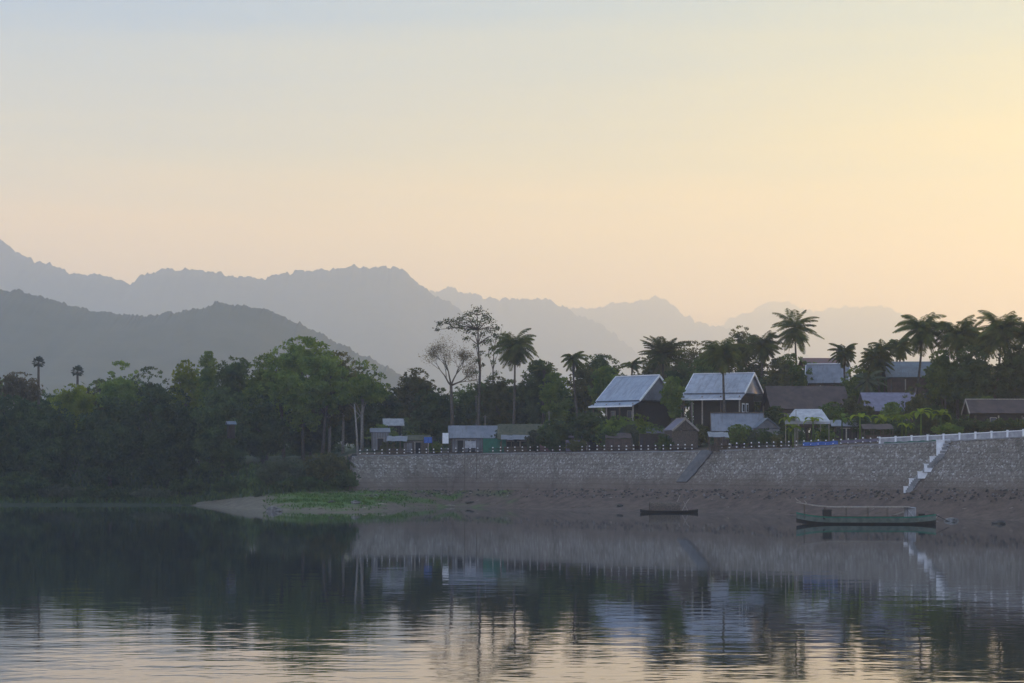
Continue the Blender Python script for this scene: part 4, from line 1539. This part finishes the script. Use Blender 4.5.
# ---------------------------------------------------------------- boats
def hull(L, beam, free, bow_rise, stern_rise, draft=.25, n=25, mi_fn=None):
    """canoe hull; sections from stern (x=-L/2) to bow; returns shell with inner face"""
    m = MB()
    secs = []
    for i in range(n):
        u = -1 + 2 * i / (n - 1)
        bw = beam / 2 * (1 - abs(u) ** 3.2) + .05
        rise = (bow_rise if u < 0 else stern_rise) * max(0, (abs(u) - .45) / .55) ** 2.2
        keel = -draft + rise * .9
        top = free + rise
        x = u * L / 2
        sec = [(x, -bw, top), (x, -bw * .93, top - .16), (x, -bw * .8, top * .4 + keel * .6), (x, -bw * .45, keel + .05), (x, 0, keel),
               (x, bw * .45, keel + .05), (x, bw * .8, top * .4 + keel * .6), (x, bw * .93, top - .16), (x, bw, top),
               (x, bw - .06, top), (x, bw * .7, keel * .5 + top * .5 - .1), (x, 0, keel + .15), (x, -bw * .7, keel * .5 + top * .5 - .1), (x, -bw + .06, top)]
        secs.append(sec)
    k = len(secs[0])
    vs = [p for s_ in secs for p in s_]
    m.v = vs
    for i in range(n - 1):
        for j in range(k):
            j2 = (j + 1) % k
            m.f.append((i * k + j, i * k + j2, (i + 1) * k + j2, (i + 1) * k + j))
            m.mi.append(0 if j in (0, 7, 8, 13) else (1 if j in (1, 6) else 2))
    m.f.append(tuple(range(k))); m.mi.append(2)
    m.f.append(tuple((n - 1) * k + j for j in range(k))[::-1]); m.mi.append(2)
    return m


D = 256
s = D / F
X = (866 - 512) * s
root = empty('longtail_boat', (X, D, 0), R(-3))
tag(root, 'long green-rimmed wooden river boat with a thin flat roof moored below the stairs', 'boat')
hull(15.6, 1.9, .86, .5, .3).build('hull', [M['boat_green'], M['boat_grey'], M['boat_dark']], root, False)
m = MB()
L2 = []
for i in range(15):
    u = i / 14
    x = -7.7 + 12.6 * u
    z = 2.02 + .5 * max(0, (.3 - u) / .3) ** 1.6
    L2.append((x, z))
for (a, za), (b, zb_) in zip(L2, L2[1:]):
    m.slab((a, -.62, za), (b, -.62, zb_), (b, .62, zb_), (a, .62, za), .13)
m.build('roof', M['wood_pale'], root)
for x in (-6.9, -4.6, -2.2, .2, 2.4, 4.6):
    z = [q for q in L2 if q[0] >= x][0][1]
    for sy in (-.55, .55):
        k = MB(); k.tube([(x, sy, .5), (x, sy, z - .03)], .03, 5)
        k.build('roof_post', M['wood'], root)
m = MB()
for x in (-5.5, -3.2, -1, 1.2, 3.4, 5.6):
    m.box((x, 0, .5), (.3, 1.35, .06))
m.build('thwarts', M['wood'], root)
m = MB()
m.tube([(-7.3, 0, 2.5), (-7.75, .1, 2.75), (-7.95, .15, 3.0)], [.05, .04, .02], 5)
m.tube([(-6.6, .3, 2.3), (-6.9, .3, 2.7)], [.04, .02], 5)
m.build('bow_stay', M['wood_pale'], root)
m = MB()
m.tube([(6.3, 0, .95), (7.6, .1, 1.15), (9.3, .2, .3)], [.05, .04, .03], 6)
m.box((6.2, 0, 1.0), (.7, .4, .4))
m.build('motor', M['boat_dark'], root)
# cargo in it
k = MB()
k.box((0, 0, .5), (.95, .6, 1.0)); k.box((0, 0, 1.06), (1.05, .7, .1)); k.box((-.2, -.33, .55), (.2, .04, .5))
o = k.build('stove_box', M['boat_dark']); o.location = P(827, 517.0, D - .2); o.location.z = .55
tag(o, 'dark upright box standing in the bow half of the green-rimmed boat', 'box')
k = MB()
W_, H_ = 1.1, 1.35
for a, b in (((-W_ / 2, 0), (-W_ / 2, H_)), ((W_ / 2, 0), (W_ / 2, H_)), ((-W_ / 2, .05), (W_ / 2, .05)), ((-W_ / 2, H_ - .05), (W_ / 2, H_ - .05)), ((-W_ / 2, 0), (W_ / 2, H_)), ((W_ / 2, 0), (-W_ / 2, H_))):
    for y in (-.35, .35):
        k.bar((a[0], y, a[1]), (b[0], y, b[1]), .07)
k.box((0, 0, H_ / 2), (W_ - .1, .55, H_ - .1))
o = k.build('white_crate', M['offwhite']); o.location = P(910, 517, D); o.location.z = .55
tag(o, 'pale cross-braced crate standing in the stern of the green-rimmed boat', 'crate')
# gangplank
m = MB()
a = P(893, 505, D + 3); b = P(912, 494, 285)
a = Vector(((893 - 512) * (D + 2) / F, D + 1.2, 1.0)); b = Vector(((914 - 512) * 283 / F, 288, ground(914, 288) + .25))
d = (b - a).normalized(); sd = d.cross(Vector((0, 0, 1))).normalized() * .28
m.slab(a - sd, a + sd, b + sd, b - sd, .07)
tag(m.build('gangplank', M['wood']), 'plank leading from the green-rimmed boat up to the bank', 'plank')

def rope(a, b, sag, label):
    m = MB()
    pts = [a.lerp(b, i / 8) - Vector((0, 0, sag * 4 * (i / 8) * (1 - i / 8))) for i in range(9)]
    m.tube(pts, .03, 5)
    tag(m.build('rope', M['wood_pale']), label, 'rope')


rope(Vector(((800 - 512) * 256 / F, 256.3, 1.15)), Vector(((806 - 512) * 300 / F, 300, ground(806, 300) + .1)), .7, 'mooring rope from the bow of the green-rimmed boat to the bank')
rope(Vector(((930 - 512) * 256 / F, 256.6, 1.0)), Vector(((938 - 512) * 284 / F, 284, ground(938, 284) + .1)), .5, 'mooring rope from the stern of the green-rimmed boat to the bank')
rope(Vector(((672 - 512) * 313 / F, 313.8, .5)), Vector(((680 - 512) * 326 / F, 326, ground(680, 326) + .1)), .3, 'mooring rope of the small covered boat')
# driftwood and litter on the mud
mb = MB()
for i in range(70):
    px = rnd.uniform(300, 1060)
    t_ = rnd.uniform(.05, .95)
    D = shoreD(px) + (footD(px) - shoreD(px)) * t_
    x = (px - 512) * D / F
    L_ = rnd.uniform(.4, 1.8)
    an = rnd.uniform(-.5, .5)
    z = ground(px, D) + .06
    mb.tube([(x, D, z), (x + L_ * .5, D + L_ * .5 * math.sin(an), z + .08), (x + L_, D + L_ * math.sin(an), z + .02)], [.03, .06, .03], 5, mi=int(rnd.random() < .3))
tag(mb.build('driftwood', [M['wood'], M['wood_pale']]), 'driftwood sticks scattered over the muddy bank', 'driftwood', kind='stuff')

# small boat with a light awning
D = 313.5
s = D / F
root = empty('covered_boat', ((669 - 512) * s, D, 0), R(2))
tag(root, 'small dark boat with a low arched awning moored below the chute', 'boat')
hull(8.0, 1.2, .30, .22, .2, .15).build('hull', [M['boat_dark'], M['boat_dark'], M['boat_dark']], root)
m = MB()
for sgn in (0,):
    nseg = 8
    pr = []
    for i in range(nseg + 1):
        an = math.pi * i / nseg
        pr.append((-.62 * math.cos(an), .35 + 1.15 * math.sin(an) ** .7))
    for (ya, za), (yb, zb_) in zip(pr, pr[1:]):
        m.slab((1.5, ya, za), (-2.7, ya, za), (-2.4, yb, zb_), (1.3, yb, zb_), .04) if False else m.slab((-2.7, ya, za), (1.5, ya, za), (1.5, yb, zb_), (-2.7, yb, zb_), .04)
m.build('awning', M['wood'], root)
m = MB()
m.tube([(1.8, 0, .3), (2.4, 0, 1.4), (2.9, .1, 2.0)], [.05, .04, .03], 5)
m.tube([(2.6, .1, .3), (2.0, 0, 1.6)], [.04, .03], 5)
m.build('props', M['wood_pale'], root)


# ---------------------------------------------------------------- rocks and debris by the water
def rock(px, D, r, label, mat='rock', sq=.6, name='rock', z=None):
    g = np.random.default_rng(int(px * 11 + D))
    import bmesh
    bm = bmesh.new()
    bmesh.ops.create_icosphere(bm, subdivisions=2, radius=1)
    for v in bm.verts:
        k = 1 + .28 * g.uniform(-1, 1)
        v.co = Vector((v.co.x * r * k, v.co.y * r * .8 * k, v.co.z * r * sq * k))
    me = bpy.data.meshes.new(name)
    bm.to_mesh(me)
    bm.free()
    me.materials.append(M[mat])
    o = link(bpy.data.objects.new(name, me))
    o.location = ((px - 512) * D / F, D, (ground(px, D) if z is None else z) + r * sq * .3)
    tag(o, label, 'rock')


rock(273, 323, 1.0, 'pale rock at the water edge of the sand spit', z=.02, sq=.5)
rock(279, 322, .5, 'small pale stone just right of the pale rock by the sand spit', z=.0)
rock(355, 333, .8, 'pale rock on the grass near the right end of the spit', sq=.5)
rock(332, 335, .6, 'dark low rock on the grassy middle of the spit', 'rock_dark', .4)
rock(999, 258, .9, 'low dark rock in the shallows right of the green-rimmed boat', 'rock_dark', .3, z=-.02)
rock(951, 270, .8, 'flat rock near the bow rope right of the green-rimmed boat', 'rock', .35, z=.0)
rock(620, 327, .5, 'lone dark stone at the muddy water edge left of the covered boat', 'rock_dark', .5)
rock(470, 355, .7, 'flat dark stone at the water below the left part of the stone wall', 'rock_dark', .3)
bush(257, 491, 5, 350, 'leaf_dark', 'tiny dark shrub alone on the pale sand spit', clump=.35, leaf=.3)

# drift stones scattered at the wall foot (uncountable)
mb = MB()
for i in range(900):
    px = rnd.uniform(360, 1060)
    t_ = rnd.uniform(.55, 1.0) ** .6
    D = shoreD(px) + (footD(px) - shoreD(px)) * t_
    r = rnd.uniform(.06, .22)
    mb.box(((px - 512) * D / F, D, ground(px, D) + r * .2), (r * 2, r * 1.5, r), rnd.random() * 3, mi=int(rnd.random() < .25), taper=.6)
tag(mb.build('scree', [M['rock_dark'], M['rock']]), 'small stones scattered on the muddy slope under the wall', 'stones', kind='stuff')

# grass on the spit and banks
g = np.random.default_rng(77)
q, qb = [], []
for i in range(16000):
    if i < 9000:
        px = g.uniform(262, 500)
        t_ = np.clip(g.normal(.66, .22), .15, 1)
        if g.random() > interp([(262, .1), (300, 1), (380, .9), (415, .25), (470, .0)], px):
            continue
        D = shoreD(px) + (footD(px) - shoreD(px)) * t_
        if mnoise.fractal(Vector(((px - 512) * D / F * .25, D * .25, 3)), 1.0, 2.0, 4) < -.12:
            continue
        hgt = g.uniform(.08, .34)
    else:
        px = g.uniform(-60, 350)
        t_ = g.uniform(0.35, 3.0) if px < 195 else g.uniform(.95, 2.6)
        ds, df = shoreD(px), footD(px)
        D = ds + (df - ds) * t_ if t_ < 1 else df + (topD(px) - df) * (t_ - 1) * .6
        hgt = g.uniform(.3, .9)
    z = ground(px, D) - .03
    x = (px - 512) * D / F
    a = g.uniform(0, 3.14)
    u = np.array([math.cos(a), math.sin(a), 0]) * hgt * .35
    tp = np.array([x, D, z]) + np.array([g.normal() * .3, g.normal() * .3, 1]) * hgt
    b = np.array([x, D, z])
    (q if i < 9000 else qb).append([b - u, b + u, tp + u * .3, tp - u * .3])
tag(quad_mesh('grass', np.array(q), M['grass']), 'short green grass on the low spit', 'grass', kind='stuff')
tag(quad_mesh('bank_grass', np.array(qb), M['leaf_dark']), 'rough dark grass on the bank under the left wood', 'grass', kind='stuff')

# ---------------------------------------------------------------- haze
m = MB()
x0, x1, y0, y1, z0, z1 = -9000, 9000, -300, 19600, -5, 1300
m.poly([(x0, y0, z0), (x1, y0, z0), (x1, y1, z0), (x0, y1, z0), (x0, y0, z1), (x1, y0, z1), (x1, y1, z1), (x0, y1, z1)],
       [(3, 2, 1, 0), (4, 5, 6, 7), (0, 1, 5, 4), (1, 2, 6, 5), (2, 3, 7, 6), (3, 0, 4, 7)])
hm, nt, out = new_mat('haze')
HAZE = 2.1e-4
pv = N(nt, 'ShaderNodeVolumePrincipled', Density=HAZE, Anisotropy=0.45)
pv.inputs['Color'].default_value = (0.71, 0.82, 1.0, 1)
pv.inputs['Absorption Color'].default_value = (1, 1, 1, 1)
nt.links.new(pv.outputs[0], out.inputs['Volume'])
hz = m.build('haze', hm)
tag(hz, kind='stuff')
hz['label'] = 'pale evening haze filling the river valley'
hz['category'] = 'haze'

# ---------------------------------------------------------------- light and sky
SUN_EL, SUN_AZ = R(5.0), R(42)      # azimuth measured from +Y toward +X
sd = Vector((math.sin(SUN_AZ) * math.cos(SUN_EL), math.cos(SUN_AZ) * math.cos(SUN_EL), math.sin(SUN_EL)))
ld = bpy.data.lights.new('sun', 'SUN')
ld.energy = 4.3
ld.angle = R(3.0)
ld.color = (1.0, 0.69, 0.12)
lo = link(bpy.data.objects.new('sun', ld))
lo.rotation_euler = sd.to_track_quat('Z', 'Y').to_euler()
lo.location = (0, 0, 50)

wd = bpy.data.worlds.new('World')
sc.world = wd
wd.use_nodes = True
nt = wd.node_tree
nt.nodes.clear()
out = nt.nodes.new('ShaderNodeOutputWorld')
tc = N(nt, 'ShaderNodeTexCoord')
nv = N(nt, 'ShaderNodeVectorMath', operation='NORMALIZE')
nt.links.new(tc.outputs['Generated'], nv.inputs[0])
sx = N(nt, 'ShaderNodeSeparateXYZ')
nt.links.new(nv.outputs[0], sx.inputs[0])
dt = N(nt, 'ShaderNodeVectorMath', operation='DOT_PRODUCT')
nt.links.new(nv.outputs[0], dt.inputs[0])
dt.inputs[1].default_value = (math.sin(SUN_AZ), math.cos(SUN_AZ), 0)
# faint cloud streaks shift the elevation a little
mp = N(nt, 'ShaderNodeMapping')
mp.inputs['Scale'].default_value = (2.2, 2.2, 26)
nt.links.new(nv.outputs[0], mp.inputs[0])
cn = N(nt, 'ShaderNodeTexNoise', Scale=1.6, Detail=5, Roughness=0.55)
nt.links.new(mp.outputs[0], cn.inputs['Vector'])
cm = N(nt, 'ShaderNodeMapRange')
cm.inputs[1].default_value = .3
cm.inputs[2].default_value = .7
cm.inputs[3].default_value = -.014
cm.inputs[4].default_value = .014
nt.links.new(cn.outputs['Fac'], cm.inputs[0])
el = N(nt, 'ShaderNodeMath', operation='ADD')
nt.links.new(sx.outputs['Z'], el.inputs[0])
nt.links.new(cm.outputs[0], el.inputs[1])
warm = ramp(nt, [(0.0, srgb(245, 200, 80)), (0.07, srgb(222, 192, 84)), (0.136, srgb(168, 164, 92)), (0.2, srgb(104, 144, 150)), (0.4, srgb(150, 178, 202)), (1.0, srgb(128, 158, 196))])
cool = ramp(nt, [(0.0, srgb(240, 196, 105)), (0.1, srgb(212, 186, 108)), (0.136, srgb(158, 164, 146)), (0.2, srgb(66, 124, 178)), (0.4, srgb(140, 170, 204)), (1.0, srgb(128, 158, 196))])
back = ramp(nt, [(0.0, srgb(176, 180, 204)), (0.2, srgb(180, 190, 218)), (0.45, srgb(168, 186, 222)), (1.0, srgb(132, 160, 198))])
for r_ in (warm, cool, back):
    nt.links.new(el.outputs[0], r_.inputs[0])


def mapr(src, a, b):
    n_ = N(nt, 'ShaderNodeMapRange')
    n_.interpolation_type = 'SMOOTHSTEP'
    n_.inputs[1].default_value = a
    n_.inputs[2].default_value = b
    nt.links.new(src, n_.inputs[0])
    return n_.outputs[0]


def mixn(f, a, b):
    n_ = N(nt, 'ShaderNodeMix')
    n_.data_type = 'RGBA'
    nt.links.new(f, n_.inputs[0])
    nt.links.new(a, n_.inputs[6])
    nt.links.new(b, n_.inputs[7])
    return n_.outputs[2]


m1 = mixn(mapr(dt.outputs['Value'], .60, 1.0), cool.outputs[0], warm.outputs[0])
m2 = mixn(mapr(dt.outputs['Value'], -.45, .35), back.outputs[0], m1)
bg1 = N(nt, 'ShaderNodeBackground', Strength=1.05)
nt.links.new(m2, bg1.inputs['Color'])
sky = N(nt, 'ShaderNodeTexSky')
sky.sky_type = 'NISHITA'
sky.sun_disc = False
sky.sun_elevation = SUN_EL
sky.sun_rotation = SUN_AZ
sky.dust_density = 2.0
bg2 = N(nt, 'ShaderNodeBackground', Strength=0.05)
nt.links.new(sky.outputs[0], bg2.inputs['Color'])
mxs = N(nt, 'ShaderNodeMixShader', Fac=0.06)
nt.links.new(bg1.outputs[0], mxs.inputs[1])
nt.links.new(bg2.outputs[0], mxs.inputs[2])
nt.links.new(mxs.outputs[0], out.inputs['Surface'])

# ---------------------------------------------------------------- camera, render
cd = bpy.data.cameras.new('camera')
cd.lens = 80.0
cd.sensor_width = 36.0
cd.clip_start = 0.5
cd.clip_end = 40000
cd.shift_y = (HZ - 341.5) / 1024.0
co = link(bpy.data.objects.new('camera', cd))
co.location = (0, 0, CAMZ)
co.rotation_euler = (R(90), 0, 0)
sc.camera = co

sc.view_settings.view_transform = 'Standard'
sc.view_settings.look = 'None'
sc.view_settings.exposure = 0.8
sc.view_settings.gamma = 1.0
sc.view_settings.use_curve_mapping = False
cy = sc.cycles
cy.use_denoising = True
cy.max_bounces = 7
cy.diffuse_bounces = 3
cy.glossy_bounces = 3
cy.transmission_bounces = 3
cy.volume_bounces = 4
cy.transparent_max_bounces = 4
cy.caustics_reflective = False
cy.caustics_refractive = False
